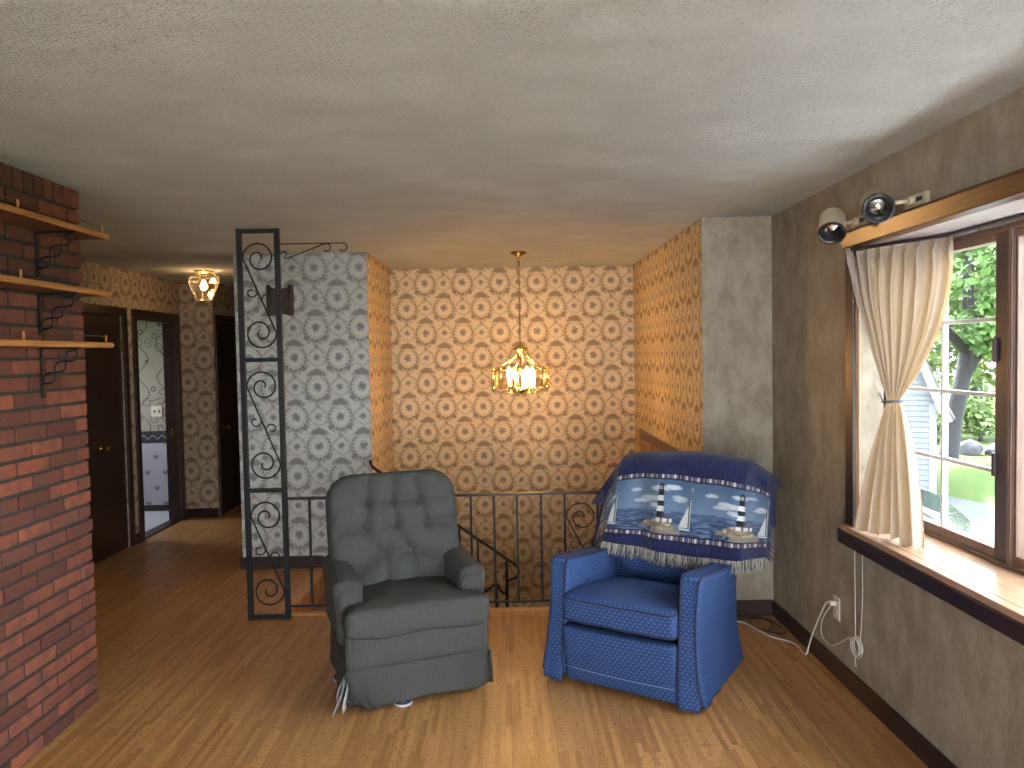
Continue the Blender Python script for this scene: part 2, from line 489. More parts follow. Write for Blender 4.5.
    def pad(s, size, Rc, r, n, mat=None, f=None, bulge=(0, 0)):
        """soft slab: planar axes a,b with corner radius Rc, thickness axis c with edge radius r. mat maps (a,b,c) into place."""
        ha, hb, hc = (x/2 for x in size); na, nb, nc = n; hm = min(ha, hb)
        mat = mat or Matrix.Identity(4); keys = {}
        def put(p):
            k = (round(p[0], 6), round(p[1], 6), round(p[2], 6))
            if k in keys: return keys[k]
            a, b, c = p
            t = max(abs(a)/ha, abs(b)/hb)
            if t > 1e-9:
                ba, bb = a/t, b/t
                ia = max(-ha+Rc, min(ha-Rc, ba)); ib = max(-hb+Rc, min(hb-Rc, bb))
                da, db = ba-ia, bb-ib; L = math.hypot(da, db)
                if L > Rc and L > 0: ba, bb = ia+da/L*Rc, ib+db/L*Rc
                sd = (1-t)*hm; w = hc-abs(c)
                if sd < r and w < r:
                    L = math.hypot(r-sd, r-w)
                    if L > r: sd, w = r-(r-sd)*r/L, r-(r-w)*r/L
                t = 1-sd/hm; c2 = math.copysign(hc-w, c)
                a, b, c = ba*t, bb*t, c2
            ct = 1 if c > 0 else -1
            fa = max(0, 1-(a/ha)**2); fb = max(0, 1-(b/hb)**2)
            c += (bulge[0] if c > 0 else -bulge[1]) * (fa*fb)**.5 * min(1, abs(c)/hc)
            q = Vector((a, b, c))
            if f: q = Vector(f(q))
            s.v.append(mat @ q); keys[k] = len(s.v)-1
            return keys[k]
        def dense(n): return [math.sin((i/n-.5)*PI*.86)/math.sin(PI*.43) for i in range(n+1)]
        A = [ha*x for x in dense(na)]; B = [hb*x for x in dense(nb)]; C = [hc*x for x in dense(nc)]
        for sgn in (-1, 1):
            for i in range(na):
                for j in range(nb):
                    q = [(A[i], B[j]), (A[i+1], B[j]), (A[i+1], B[j+1]), (A[i], B[j+1])]
                    if sgn < 0: q = q[::-1]
                    s.face([put((x, y, sgn*hc)) for x, y in q], [(x, y) for x, y in q], True)
            for i in range(na):
                for k in range(nc):
                    q = [(A[i], C[k]), (A[i+1], C[k]), (A[i+1], C[k+1]), (A[i], C[k+1])]
                    if sgn > 0: q = q[::-1]
                    s.face([put((x, sgn*hb, z)) for x, z in q], [(x, z+hb) for x, z in q], True)
            for j in range(nb):
                for k in range(nc):
                    q = [(B[j], C[k]), (B[j], C[k+1]), (B[j+1], C[k+1]), (B[j+1], C[k])]
                    if sgn > 0: q = q[::-1]
                    s.face([put((sgn*ha, y, z)) for y, z in q], [(z+ha, y) for y, z in q], True)
        return s
    def build(s, name, mat, parent=None, bevel=0.0, seg=2, kind=None, solid=0.0, uvoff=(0, 0)):
        me = bpy.data.meshes.new(name)
        me.from_pydata([tuple(v) for v in s.v], [], s.f)
        ul = me.uv_layers.new(name='UVMap')
        for p in me.polygons:
            p.use_smooth = s.sm[p.index]
            uvs = s.uv[p.index]
            if uvs:
                for k, li in enumerate(p.loop_indices): ul.data[li].uv = uvs[k]
            else:
                n = p.normal; ax = max(range(3), key=lambda i: abs(n[i]))
                for li in p.loop_indices:
                    c = me.vertices[me.loops[li].vertex_index].co
                    ul.data[li].uv = ((c.y, c.z), (c.x, c.z), (c.x, c.y))[ax]
        at = me.attributes.new('rnd', 'FLOAT', 'FACE')
        at.data.foreach_set('value', s.rnd)
        if s.col is not None:
            ca = me.color_attributes.new('paint', 'FLOAT_COLOR', 'POINT')
            for i, c in enumerate(s.col): ca.data[i].color = (*c, 1)
        me.materials.append(mat)
        o = bpy.data.objects.new(name, me); COL.objects.link(o)
        if parent: o.parent = parent
        if kind: o['kind'] = kind
        if bevel:
            b = o.modifiers.new('Bevel', 'BEVEL'); b.width = bevel; b.segments = seg; b.limit_method = 'ANGLE'; b.angle_limit = R(35)
            b.harden_normals = False
        if solid:
            b = o.modifiers.new('Solid', 'SOLIDIFY'); b.thickness = solid; b.offset = 0
        return o

def thing(name, label, cat, loc=(0, 0, 0), rz=0.0, group=None):
    o = bpy.data.objects.new(name, None); COL.objects.link(o); o.empty_display_size = .1
    o.location = loc; o.rotation_euler = (0, 0, rz); o['label'] = label; o['category'] = cat
    if group: o['group'] = group
    return o
def tag(o, label, cat, group=None, kind=None):
    o['label'] = label; o['category'] = cat
    if group: o['group'] = group
    if kind: o['kind'] = kind
    return o
def node(name):         # an Empty for a piece of the setting that has parts
    o = bpy.data.objects.new(name, None); COL.objects.link(o); o['kind'] = 'structure'; return o
def S(name, mb, mat, bevel=0.0, parent=None):
    return mb.build(name, mat, parent, bevel, kind='structure' if parent is None else None)

# ------------------------------------------------------------------ room numbers
H = 2.44
XR = 1.632          # right (window) wall
YC = 4.597          # wall beside the stairwell
XS, XL = 1.206, -1.047   # stairwell side walls
YF, YK = 5.863, 7.03     # grey damask wall, stairwell back wall
XB, YB = -1.984, 3.60    # brick face and its end
XH, YE, XJ = -3.33, 7.84, -3.0
YR = -3.0           # rear wall
EDGE = 4.80         # floor edge over the stairs
XT = -1.43          # top of the stairs
T = .12

# floor (main level) with the stairwell left open
fl = MB()
fl.box((XH-T, YR, -.24), (XR+T, EDGE, 0))
fl.box((XH-T, EDGE, -.24), (XT, 10.5, 0))
S('floor', fl, M['floor'])
S('ceiling', MB().box((XH-1.8, YR-T, H), (XR+T, 10.6, H+.12)), M['ceiling'])

# right wall with the bay opening
WY0, WY1, WZ0, WZ1 = 1.30, 3.48, .80, 2.105
w = MB()
W3 = (-2.7, .55, .75, 2.15)  # opening for an unseen side window, added for more daylight
w.box((XR, YR, -.1), (XR+T, W3[0], H)).box((XR, W3[1], -.1), (XR+T, WY0, H)).box((XR, W3[0], -.1), (XR+T, W3[1], W3[2])).box((XR, W3[0], W3[3]), (XR+T, W3[1], H)).box((XR, WY1, -.1), (XR+T, YC+.2, H))
w.box((XR, WY0, -.1), (XR+T, WY1, WZ0-.03)).box((XR, WY0, WZ1), (XR+T, WY1, H))
S('wall_right', w, M['taupe'])
S('wall_beside_stairs', MB().box((XS+.002, YC, -.1), (XR, YC+.2, H)), M['taupe'])
S('wall_stairwell_right', MB().box((XS, YC+.004, -2.7), (XS+.2, YK+T, H)), M['damask_side_lamptint'])
S('wall_stairwell_back', MB().box((XL-T, YK, -2.7), (XS, YK+T, H)), M['damask_back_lamptint'])
S('wall_stairwell_left', MB().box((XL-T, YF+.004, -2.7), (XL, YK, H)), M['damask_side_lamptint'])
XW = -2.07
S('wall_facing', MB().box((XW, YF, -2.7), (XL-.002, YF+T, H)), M['damask_front'])
S('wall_hall_right', MB().box((XW+.002, YF+.004, 0), (XW+T, 10.4, H)), M['damask_hall'])
# left hall wall with two door openings
D1 = (5.83, 6.635, 2.03); D2 = (6.885, 7.70, 2.03)
w = MB()
w.box((XH-T, YB-.02, 0), (XH, D1[0], H)).box((XH-T, D1[1], 0), (XH, D2[0], H)).box((XH-T, D2[1], 0), (XH, YE+.1, H))
w.box((XH-T, D1[0], D1[2]), (XH, D1[1], H)).box((XH-T, D2[0], D2[2]), (XH, D2[1], H))
S('wall_hall_left', w, M['damask_hall'])
S('wall_hall_end', MB().box((XH, YE, 0), (XJ-.002, YE+.1, H)), M['damask_hall'])
S('wall_hall_inner', MB().box((XJ-.1, YE+.004, 0), (XJ, 10.4, H)), M['damask_hall'])
S('wall_hall_far', MB().box((XJ, 10.3, 0), (XW, 10.4, H)), M['damask_hall'])
# rear of the room (behind the camera): a wide glazed opening lets the daylight in
RO = (-1.70, 1.57, .0, 2.36)
w = MB()
w.box((-2.0, YR-T, 0), (RO[0], YR, H)).box((RO[1], YR-T, 0), (XR, YR, H)).box((RO[0], YR-T, RO[3]), (RO[1], YR, H))
S('wall_rear', w, M['rear_wall'])
S('unseen_sky_blocker', MB().box((-3.2, -4.7, H-.02), (XR+T, YR-T-.002, H+.1)), M['rear_wall'])  # unseen overhang added to hold back the high sky
S('wall_left', MB().box((-2.1, YR, 0), (-1.99, .6, H)), M['rear_wall'])
# stairwell underside / below the floor
S('wall_below_floor', MB().box((XT, EDGE-.1, -2.7), (XS, EDGE, -.03)), M['damask_front'])

# ------------------------------------------------------------------ bathroom seen through the open door
bw = MB().box((-5.0, 8.20, 0), (XH-T, 8.3, H)).box((-5.1, 6.75, 0), (-5.0, 8.3, 1.05)).box((-5.1, 6.75, 2.1), (-5.0, 8.3, H)).box((-5.1, 6.75, 1.05), (-5.0, 7.0, 2.1)).box((-5.1, 7.9, 1.05), (-5.0, 8.3, 2.1)).box((-5.0, 6.75, 0), (XH-T, 6.80, H))
bw.box((XH-T-.005, 7.84, 0), (XH-T, 8.2, H))
S('wall_bathroom', bw, M['vine'])
S('floor_bathroom', MB().box((-5.0, 6.80, -.05), (XH-T, 8.2, .006)), M['vinyl'])
S('baseboard_bathroom', MB().box((-5.0, 8.185, .006), (XH-T-.005, 8.2, .07)), M['dark_wood_x'], .002)
t = thing('light_switch', 'ornate pale switch plate on the vine-papered bathroom wall', 'switch', (-3.77, 8.20, 1.09))
MB().box((-.06, -.010, -.06), (.06, 0, .06)).build('plate', M['cream_plastic'], t, .004)
for x in (-.025, .025):
    MB().box((x-.006, -.016, -.014), (x+.006, -.009, .014)).build('toggle', M['outlet_dark'], t, .002)

# ------------------------------------------------------------------ doors
def casing(root, y0, y1, top, x, sgn=1, wdt=.075, th=.018, mat='dark_wood_z'):
    for a, b in ((y0-wdt, y0), (y1, y1+wdt)):
        MB().box((min(x, x+sgn*th), a, 0), (max(x, x+sgn*th), b, top)).build('casing', M[mat], root, .004)
    MB().box((min(x, x+sgn*th), y0-wdt, top), (max(x, x+sgn*th), y1+wdt, top+wdt)).build('casing', M['dark_wood_y'], root, .004)
def knob(root, x, y, z, d=(1, 0, 0)):
    d = Vector(d); p = Vector((x, y, z)); g = MB()
    rot = Vector((0, 0, 1)).rotation_difference(d).to_matrix()
    g.lathe([(0, 0), (.028, 0), (.028, .006), (.010, .012), (.010, .035), (.022, .042), (.027, .055), (.022, .068), (.0, .072)], p, 18, mat=rot)
    return g.build('knob', M['old_brass'], root)
d = node('door_1')
casing(d, D1[0], D1[1], D1[2], XH)
g = MB().box((XH-.05, D1[0], .0), (XH-.012, D1[1], D1[2]))
lf = g.build('leaf', M['dark_wood_z'], d, .003)
knob(lf, XH-.012, 6.24, .92)
MB().box((XH-.012, D1[1]-.008, 1.72), (XH+.006, D1[1]+.004, 1.81)).build('hinge', M['old_brass'], d)
d = node('door_2')
casing(d, D2[0], D2[1], D2[2], XH)
g = MB().box((XH-T, D2[0], 0), (XH, D2[0]+.018, D2[2])).box((XH-T, D2[1]-.018, 0), (XH, D2[1], D2[2])).box((XH-T, D2[0]+.018, D2[2]-.018), (XH, D2[1]-.018, D2[2]))
g.build('jamb', M['dark_wood_z'], d, .002)
MB().box((XH-T, D2[0]+.018, 0), (XH, D2[1]-.018, .012)).build('threshold', M['dark_wood_y'], d, .003)
g = MB().box((XH-T-.76, D2[0]-.030, .012), (XH-T-.004, D2[0]+.006, D2[2]-.02))     # leaf swung into the bathroom
lf = g.build('leaf', M['dark_wood_z'], d, .003)
knob(lf, XH-T-.70, D2[0]+.006, .92, (0, 1, 0))
MB().box((XH-.075, D2[1]-.021, .86), (XH-.045, D2[1]-.016, .95)).build('strike_plate', M['old_brass'], d)
d = node('door_3')
D3 = (7.95, 8.72, 2.03)
casing(d, D3[0], D3[1], D3[2], XJ)
lf = MB().box((XJ+.001, D3[0]+.004, .01), (XJ+.010, D3[1]-.004, D3[2]-.004)).build('leaf', M['dark_wood_z'], d, .002)
knob(lf, XJ+.010, 8.02, .92)
# entry door at the foot of the stairs
d = node('door_4')
LZ = -1.26
ED = (5.02, 6.64, .875)
x = XS
MB().box((x-.02, ED[0]-.08, LZ), (x, ED[0], ED[2])).build('casing', M['door_oak'], d, .004)
MB().box((x-.02, ED[1], LZ), (x, ED[1]+.08, ED[2])).build('casing', M['door_oak'], d, .004)
MB().box((x-.02, ED[0]-.08, ED[2]), (x, ED[1]+.08, ED[2]+.075)).build('casing', M['mid_wood_y'], d, .004)
g = MB().box((x-.006, ED[0], LZ), (x-.001, 6.16, ED[2]))
lf = g.build('leaf', M['door_oak'], d, .002)
for (z0, z1) in ((-1.1, -.45), (-.33, .72)):
    for (a, b) in ((5.30, 5.64), (5.74, 6.06)):
        MB().box((x-.014, a, z0), (x-.005, b, z1)).build('panel', M['door_oak'], lf, .006)
MB().box((x-.012, 6.20, LZ), (x-.001, 6.62, ED[2]-.02)).build('side_panel', M['door_oak'], d, .004)

# ------------------------------------------------------------------ baseboards
bh, bt = .095, .016
S('baseboard_right', MB().box((XR-bt, YR, 0), (XR, YC-bt, bh)), M['dark_wood_y'], .004)
S('baseboard_beside_stairs', MB().box((XS+.0, YC-bt, 0), (XR-bt, YC, bh)), M['dark_wood_x'], .004)
g = MB().box((XW-bt, YF-bt, 0), (XT-.03, YF, bh))
sl = .72
g.prism([(XT-.03, 0), (XT-.03, bh), (XT+.02, bh-.015), (XT+1.6, bh-.015-sl*1.58), (XT+1.6, -.20-sl*1.6), (XT+.0, -.26)], 'y', YF-bt, YF)
S('baseboard_facing', g, M['dark_wood_x'], .003)
g = MB().box((XW-bt, YF, 0), (XW, 10.3, bh))
S('baseboard_hall_right', g, M['dark_wood_y'], .003)
g = MB().box((XH, YB, 0), (XH+bt, D1[0]-.075, bh)).box((XH, D1[1]+.075, 0), (XH+bt, D2[0]-.075, bh)).box((XH, D2[1]+.075, 0), (XH+bt, YE, bh))
S('baseboard_hall_left', g, M['dark_wood_y'], .003)
S('baseboard_hall_end', MB().box((XH+bt, YE-bt, 0), (XJ, YE, bh)), M['dark_wood_x'], .003)

# ------------------------------------------------------------------ stairs
g = MB().box((XT-.09, EDGE-.035, -.02), (XS, EDGE+.02, .006))
S('trim_1', g, M['nosing'], .004)
g = MB().box((XT-.075, EDGE+.02, -.02), (XT+.02, YF-bt, .006))
S('trim_2', g, M['nosing'], .004)
st = thing('staircase', 'tan carpeted stairs going down behind the black iron railing', 'stairs', (XT, EDGE, 0))
st['kind'] = 'structure'
up = MB()
for i in range(6):
    z = -.18*(i+1); up.box((XT+.25*i+.002, EDGE+.002, z-.18), (XT+.25*(i+1)+.02, YF-bt-.002, z))
o = up.build('upper_flight', M['stair_carpet'], st, .012); o.location = (-XT, -EDGE, 0)
lw = MB().box((XT+1.5+.022, EDGE+.002, LZ-.2), (XS-.002, YK-.002, LZ))
o = lw.build('landing', M['stair_carpet'], st); o.location = (-XT, -EDGE, 0)
lo = MB()
for i in range(5):
    z = LZ-.18*(i+1); lo.box((XT+1.5-.25*(i+1), YF+T+.002, z-.2), (XT+1.5-.25*i+.02, YK-.002, z))
o = lo.build('lower_flight', M['stair_carpet'], st, .012); o.location = (-XT, -EDGE, 0)

# ------------------------------------------------------------------ brick chimney wall
bk = MB(); random.seed(3)
cz, bl, jt = .0677, .2032, .0140
rows = int((H-.098)/cz)
ztop = H-.095
cz = ztop/rows
for r in range(rows):
    y = YB - (0 if r % 2 == 0 else .104) ; first = r % 2 == 1
    ylo = .62
    if first:
        bk.cr = random.random()
        bk.box((XB-.10, YB-.094+random.uniform(-.002, .002), r*cz+jt/2), (XB+random.uniform(-.003, .003), YB+random.uniform(-.003, .004), (r+1)*cz-jt/2))
    while y > ylo:
        bk.cr = random.random()
        y0 = max(ylo, y-bl+random.uniform(-.002, .002))
        bk.box((XB-.10, y0, r*cz+jt/2+random.uniform(-.001, .001)), (XB+random.uniform(-.004, .004), y-(0 if (y == YB) else random.uniform(-.001, .001))+(random.uniform(-.003, .004) if y == YB else 0), (r+1)*cz-jt/2))
        y -= bl+jt
y = YB
while y > .7:       # soldier course under the ceiling
    bk.cr = random.random()*.5
    bk.box((XB-.10, y-.0585, ztop+jt/2), (XB+random.uniform(-.004, .004), y, H-.004)); y -= .0685
# end return of the chimney
for r in range(rows):
    x = XB-.105-(0 if r % 2 else .104)
    while x > XH+.1:
        bk.cr = random.random(); bk.box((max(XH, x-bl), YB-.09, r*cz+jt/2), (x, YB+random.uniform(-.003, .003), (r+1)*cz-jt/2)); x -= bl+jt
wb = bk.build('wall_brick', M['brick'], None, .0035, 2, kind='structure')
MB().box((XH, .6, 0), (XB-.009, YB-.010, H)).build('mortar_core', M['mortar'], wb)

# ------------------------------------------------------------------ wall shelves
def make_shelf(name, z, label, drop):
    y0, y1 = 1.35, 3.50
    xf = XB + .185
    t = thing(name, label, 'shelf', (XB, (y0+y1)/2, z), group='wooden shelves on the brick wall')
    o = (XB, (y0+y1)/2, z)
    def L(mb):
        for v in mb.v: v -= Vector(o)
        return mb
    L(MB().box((XB+.004, y0, z-.010), (xf-.012, y1, z+.008))).build('board', M['shelf_board_shaded'], t, .003)
    L(MB().box((xf-.012, y0, z-.012), (xf, y1+.004, z+.012)).box((xf, y0, z-.007), (xf+.004, y1+.004, z+.005))).build('front_edge', M['shelf_wood'], t, .002)
    for yy in (1.69, 2.28, 2.87, 3.46):
        L(MB().cyl((xf-.010, yy, z+.010), (xf-.010, yy, z+.045), .005, seg=8)).build('gallery_post', M['shelf_wood'], t)
    L(MB().cyl((xf-.010, y0, z+.040), (xf-.010, y1-.03, z+.040), .0016, seg=6)).build('gallery_wire', M['chrome'], t)
    for yy in (2.1, 3.255):
        xb = XB+.006
        b = L(MB().box((xb-.003, yy-.009, z-drop), (xb+.004, yy+.009, z-.012))).build('bracket', M['black_iron'], t)
        L(MB().box((xb, yy-.006, z-.018), (xb+.165, yy+.006, z-.011))).build('arm', M['black_iron'], b)
        p0 = Vector((xb+.150, yy, z-.022)); p1 = Vector((xb+.004, yy, z-.165))
        dr = (p1-p0); nn = Vector((dr.z, 0, -dr.x)).normalized()
        g = MB()
        for s_ in (-1, 1):
            g.tube([p0+dr*(i/24)+nn*s_*.021*math.sin(3*PI*i/24) for i in range(25)], .0042, 6)
        L(g).build('twist', M['black_iron'], b)
        L(MB().lathe([(0, 0), (.006, .001), (.006, .004), (0, .005)], (xb+.004, yy, z-.035), 10, 'x')).build('screw', M['chrome'], b)
    return t
make_shelf('wall_shelf', 2.205, 'topmost honey wood shelf on the brick wall, near the ceiling', .20)
make_shelf('wall_shelf', 1.945, 'middle honey wood shelf of the three on the brick wall', .19)
make_shelf('wall_shelf', 1.712, 'lowest honey wood shelf of the three on the brick wall', .225)

# ------------------------------------------------------------------ wrought iron
def spiral(cx, cz, r0, a0, turns, r1=.012, n=46, sg=1):
    out = []
    for i in range(n+1):
        k = i/n; a = a0 + sg*2*PI*turns*k; r = r0 + (r1-r0)*k**1.45
        out.append((cx+r*math.cos(a), cz+r*math.sin(a)))
    return out
def s_scroll(x0, x1, z0, z1, y, r=.0055):
    """S scroll filling a panel: big spiral at the top, diagonal, big spiral at the bottom, two little curls"""
    g = MB(); w = x1-x0; cx = (x0+x1)/2; rr = w/2-.004
    ct = z1-.055-rr; cb = z0+.055+rr
    top = spiral(cx, ct, rr, PI, 1.55, sg=-1)
    bot = [(2*cx-px, ct+cb-pz) for px, pz in top]
    path = list(reversed(top)) + bot
    g.tube([(px, y, pz) for px, pz in path], r, 6)
    A = Vector((top[0][0], top[0][1])); B = Vector((bot[0][0], bot[0][1])); D = B-A
    for k, sd in ((.42, 1), (.58, -1)):
        P = A + D*k
        pts = []
        a0 = math.atan2(-D.y*sd, -D.x*sd)
        c = P + Vector((D.y, -D.x)).normalized()*(.038*sd)
        aa = math.atan2(P.y-c.y, P.x-c.x)
        for i in range(26):
            q = i/25; a = aa - 2*PI*.9*q*(1); rad = .038 - .026*q
            pts.append((c.x+rad*math.cos(a), y, c.y+rad*math.sin(a)))
        g.tube(pts, r*.8, 6)
    return g
PY = 4.71; PX0, PX1 = -1.640, -1.375
t = thing('iron_divider_post', 'tall black wrought iron scroll post from floor to ceiling by the stairs', 'divider', ((PX0+PX1)/2, PY, 0))
o = Vector(t.location)
def L(mb):
    for v in mb.v: v -= o
    return mb
bw_ = .032
for a in (PX0, PX1-bw_):
    L(MB().box((a, PY-.014, 0), (a+bw_, PY+.014, H-.002))).build('upright', M['black_iron'], t, .003)
for z in (.0, .80, 1.615, H-.032):
    hh = .030
    L(MB().box((PX0+bw_, PY-.012, z+.002), (PX1-bw_, PY+.012, z+hh-.002))).build('crossbar', M['black_iron'], t, .002)
for z0, z1 in ((.03, .80), (.83, 1.615), (1.645, H-.032)):
    L(s_scroll(PX0+bw_, PX1-bw_, z0, z1, PY)).build('scroll', M['black_iron'], t)
g = MB()
z0 = 2.345
g.box((PX1, PY-.004, z0-.006), (-.98, PY+.004, z0))
hk = [(-1.0+.0, z0-.003)] + [(-.985+.025*math.cos(a), z0-.028+.025*math.sin(a)) for a in [PI/2-i*.22 for i in range(20)]]
g.tube([(a, PY, b) for a, b in hk], .004, 6)
br = [(PX1+.004, 2.270)] + [(PX1+.03+.026*math.cos(a), 2.262+.026*math.sin(a)) for a in [PI-i*.25 for i in range(0)]]
dg = [(PX1+.035, 2.250), (-1.20, 2.300), (-1.095, 2.340)]
curl = [(-1.085+.024*math.cos(a), 2.316+.024*math.sin(a)) for a in [PI/2-i*.25 for i in range(17)]]
lc = [(PX1+.024+.020*math.cos(a), 2.272+.021*math.sin(a)) for a in [PI*1.0-i*.25 for i in range(0, 13)]][::-1]
lc = [(PX1+.005, 2.275), (PX1+.012, 2.293), (PX1+.030, 2.297), (PX1+.042, 2.285), (PX1+.040, 2.270), (PX1+.02, 2.258)]
g.tube([(a, PY, b) for a, b in lc + dg + curl], .004, 6)
L(g).build('hanging_bracket', M['black_iron'], t)

# balustrade across the stairwell
t = thing('stair_railing', 'black iron balustrade along the floor edge, behind both armchairs', 'railing', (-.08, PY, 0))
o = Vector(t.location)
L(MB().box((PX1, PY-.016, .752), (XS-.002, PY+.016, .768))).build('top_rail', M['bronze_iron'], t, .003)
L(MB().box((PX1, PY-.006, .072), (XS-.002, PY+.006, .086))).build('bottom_rail', M['black_iron'], t, .002)
bx = [-1.238, -1.09, -.945, -.80, -.655, -.515, -.372, -.229, -.084, .060, .211, .359, .567, .715, .865, 1.02]
for x in bx:
    L(MB().box((x-.007, PY-.007, .084), (x+.007, PY+.007, .754))).build('baluster', M['black_iron'], t)
for x in (.463, 1.17):
    L(MB().box((x-.007, PY-.007, 0), (x+.007, PY+.007, .074))).build('foot', M['black_iron'], t)
L(s_scroll(.366, .560, .10, .755, PY, .0042)).build('scroll', M['black_iron'], t)

# handrail of the upper flight
HY = YF-.04
t = thing('stair_handrail', 'dark sloping handrail with balusters seen through the balustrade', 'handrail', (XL, HY, -.36))
o = Vector(t.location)
P0 = Vector((XL+.01, HY, .785)); P1 = Vector((.045, HY, .005)); dr = P1-P0
hook = [P0+dr*(i/12) for i in range(13)] + [Vector((.075, HY, -.03)), Vector((.080, HY, -.07)), Vector((.055, HY, -.105)), Vector((.015, HY, -.115)), Vector((-.012, HY, -.14)), Vector((-.01, HY, -.165))]
L(MB().tube(hook, .012, 6)).build('handrail', M['bronze_iron'], t)
MB().tube([P0-o+Vector((0, 0, .0)), P0-o+Vector((-.012, 0, .03)), P0-o+Vector((-.01, 0, .055))], .011, 6).build('wall_end', M['bronze_iron'], t)
for x in (-.93, -.78, -.63, -.488, -.375, -.235, -.10):
    zt = P0.z + (x-P0.x)/dr.x*dr.z
    zb = -.18*(int((x-XT)/.25)+1)
    L(MB().box((x-.007, HY-.007, zb), (x+.007, HY+.007, zt))).build('baluster', M['black_iron'], t)
x = .03-.075
L(MB().box((x+.03-.012, HY-.012, LZ), (x+.03+.012, HY+.012, .03))).build('newel', M['black_iron'], t)
t = thing('lower_handrail', 'low curled iron handrail end deeper in the stairwell', 'handrail', (-.09, YF+T+.06, LZ))
o = Vector(t.location); HY2 = YF+T+.06
pts = [Vector((-1.0, HY2, -.90)), Vector((-.20, HY2, -.285)), Vector((-.12, HY2, -.225)), Vector((-.085, HY2, -.225)), Vector((-.07, HY2, -.27)), Vector((-.04, HY2, -.30)), Vector((-.01, HY2, -.29))]
L(MB().tube(pts, .012, 6)).build('handrail', M['bronze_iron'], t)
for x in (-.82, -.5, -.20):
    zt = -.285 + (x+.20)*.77
    L(MB().box((x-.007, HY2-.007, LZ-.18*(int((.07-x)/.25)+1)), (x+.007, HY2+.007, zt))).build('baluster', M['black_iron'], t)
L(MB().box((-.108, HY2-.010, LZ-.18), (-.088, HY2+.010, -.225))).build('newel', M['black_iron'], t)

# ------------------------------------------------------------------ door chime box
t = thing('door_chime', 'small dark brown chime box on the grey damask wall', 'chime', (-1.712, YF, 2.08))
pr = []
w2, h2 = .098, .115
pr = [(-w2, -h2), (-w2+.02, -h2-.004), (-.03, -h2+.012), (0, -h2+.008), (.03, -h2+.012), (w2-.02, -h2-.004), (w2, -h2),
      (w2, h2), (w2-.02, h2-.006), (.04, h2-.024), (-.04, h2-.024), (-w2+.02, h2-.006), (-w2, h2)]
MB().prism(pr, 'y', -.055, 0).build('case', M['chime'], t, .004)
for s_ in (-1, 1):
    MB().cyl((s_*.083, -.045, -h2-.003), (s_*.083, -.045, h2+.003), .016, seg=12).build('side_roll', M['chime'], t)

# ------------------------------------------------------------------ hall ceiling light
t = thing('hall_ceiling_light', 'small clear cut-glass ceiling light glowing in the hallway', 'ceiling light', (-2.70, 6.88, H))
MB().lathe([(0, 0), (.085, 0), (.088, -.006), (.06, -.016), (.035, -.03), (.022, -.036), (0, -.036)], (0, 0, 0), 24).build('canopy', M['brass'], t)
g = MB()
sg = 6
prof = [(.128, -.055), (.140, -.10), (.075, -.262), (.068, -.262), (.132, -.10), (.120, -.058)]
g.lathe(prof, (0, 0, 0), sg, smooth=False, caps=False)
g2 = MB()
sh = g.build('glass_shade', M['shade_glass'], t)
for i in range(sg):
    a = 2*PI*i/sg
    g2.tube([(r_*math.cos(a), r_*math.sin(a), z_) for r_, z_ in ((.128, -.055), (.140, -.10), (.075, -.262))], .003, 5)
for r_, z_ in ((.140, -.10), (.075, -.262), (.129, -.056)):
    g2.tube([(r_*math.cos(2*PI*i/sg), r_*math.sin(2*PI*i/sg), z_) for i in range(sg)], .003, 5, closed=True)
M['glass_edge'] = plain('ground_glass_edge', (.75, .70, .60), .15, spec=.8)
g2.build('shade_edge', M['glass_edge'], sh)
for k in range(3):
    a = 2*PI*k/3+.3
    MB().tube([(.06*math.cos(a), .06*math.sin(a), -.012), (.10*math.cos(a), .10*math.sin(a), -.035), (.126*math.cos(a), .126*math.sin(a), -.058)], .004, 6).build('shade_arm', M['brass'], t)
MB().cyl((0, 0, -.036), (0, 0, -.085), .018, seg=12).build('socket', M['old_brass'], t)
MB().lathe([(0, -.085), (.013, -.09), (.017, -.105), (.030, -.135), (.030, -.15), (.02, -.17), (0, -.178)], (0, 0, 0), 16).build('bulb', M['bulb_hall'], t)

# ------------------------------------------------------------------ chandelier
CX, CY = .125, 6.0
t = thing('chandelier', 'lit brass chandelier with glass panels hanging over the stairwell', 'chandelier', (CX, CY, H))
MB().lathe([(0, 0), (.062, 0), (.066, -.008), (.045, -.020), (.016, -.034), (.008, -.05), (0, -.05)], (0, 0, 0), 24).build('canopy', M['old_brass'], t)
g = MB(); z = -.05; k = 0
while z > -.715:
    pts = []
    for i in range(12):
        a = 2*PI*i/12; u_, w_ = .0085*math.cos(a), .017*math.sin(a)
        pts.append((u_ if k % 2 else 0, 0 if k % 2 else u_, z-.015+w_))
    g.tube(pts, .0028, 5, closed=True); z -= .026; k += 1
g.tube([(.004*math.sin(i*.9), .004*math.cos(i*.9), -.05-.67*i/30) for i in range(31)], .002, 5)
g.build('chain', M['old_brass'], t)
zc = -.725
MB().lathe([(0, zc+.01), (.012, zc), (.020, zc-.012), (.058, zc-.030), (.062, zc-.042), (.030, zc-.052), (.016, zc-.07), (.010, zc-.09), (0, zc-.09)], (0, 0, 0), 24).build('crown', M['brass'], t)
MB().cyl((0, 0, zc-.08), (0, 0, -1.075), .006, seg=10).build('centre_rod', M['old_brass'], t)
MB().lathe([(0, -1.15), (.006, -1.148), (.010, -1.135), (.006, -1.125), (.014, -1.118), (.045, -1.108), (.055, -1.095), (.056, -1.075), (.03, -1.065), (0, -1.065)], (0, 0, 0), 24).build('hub', M['brass'], t)
RT, RBt = -.935, -1.055
NP = 6
rad = .225
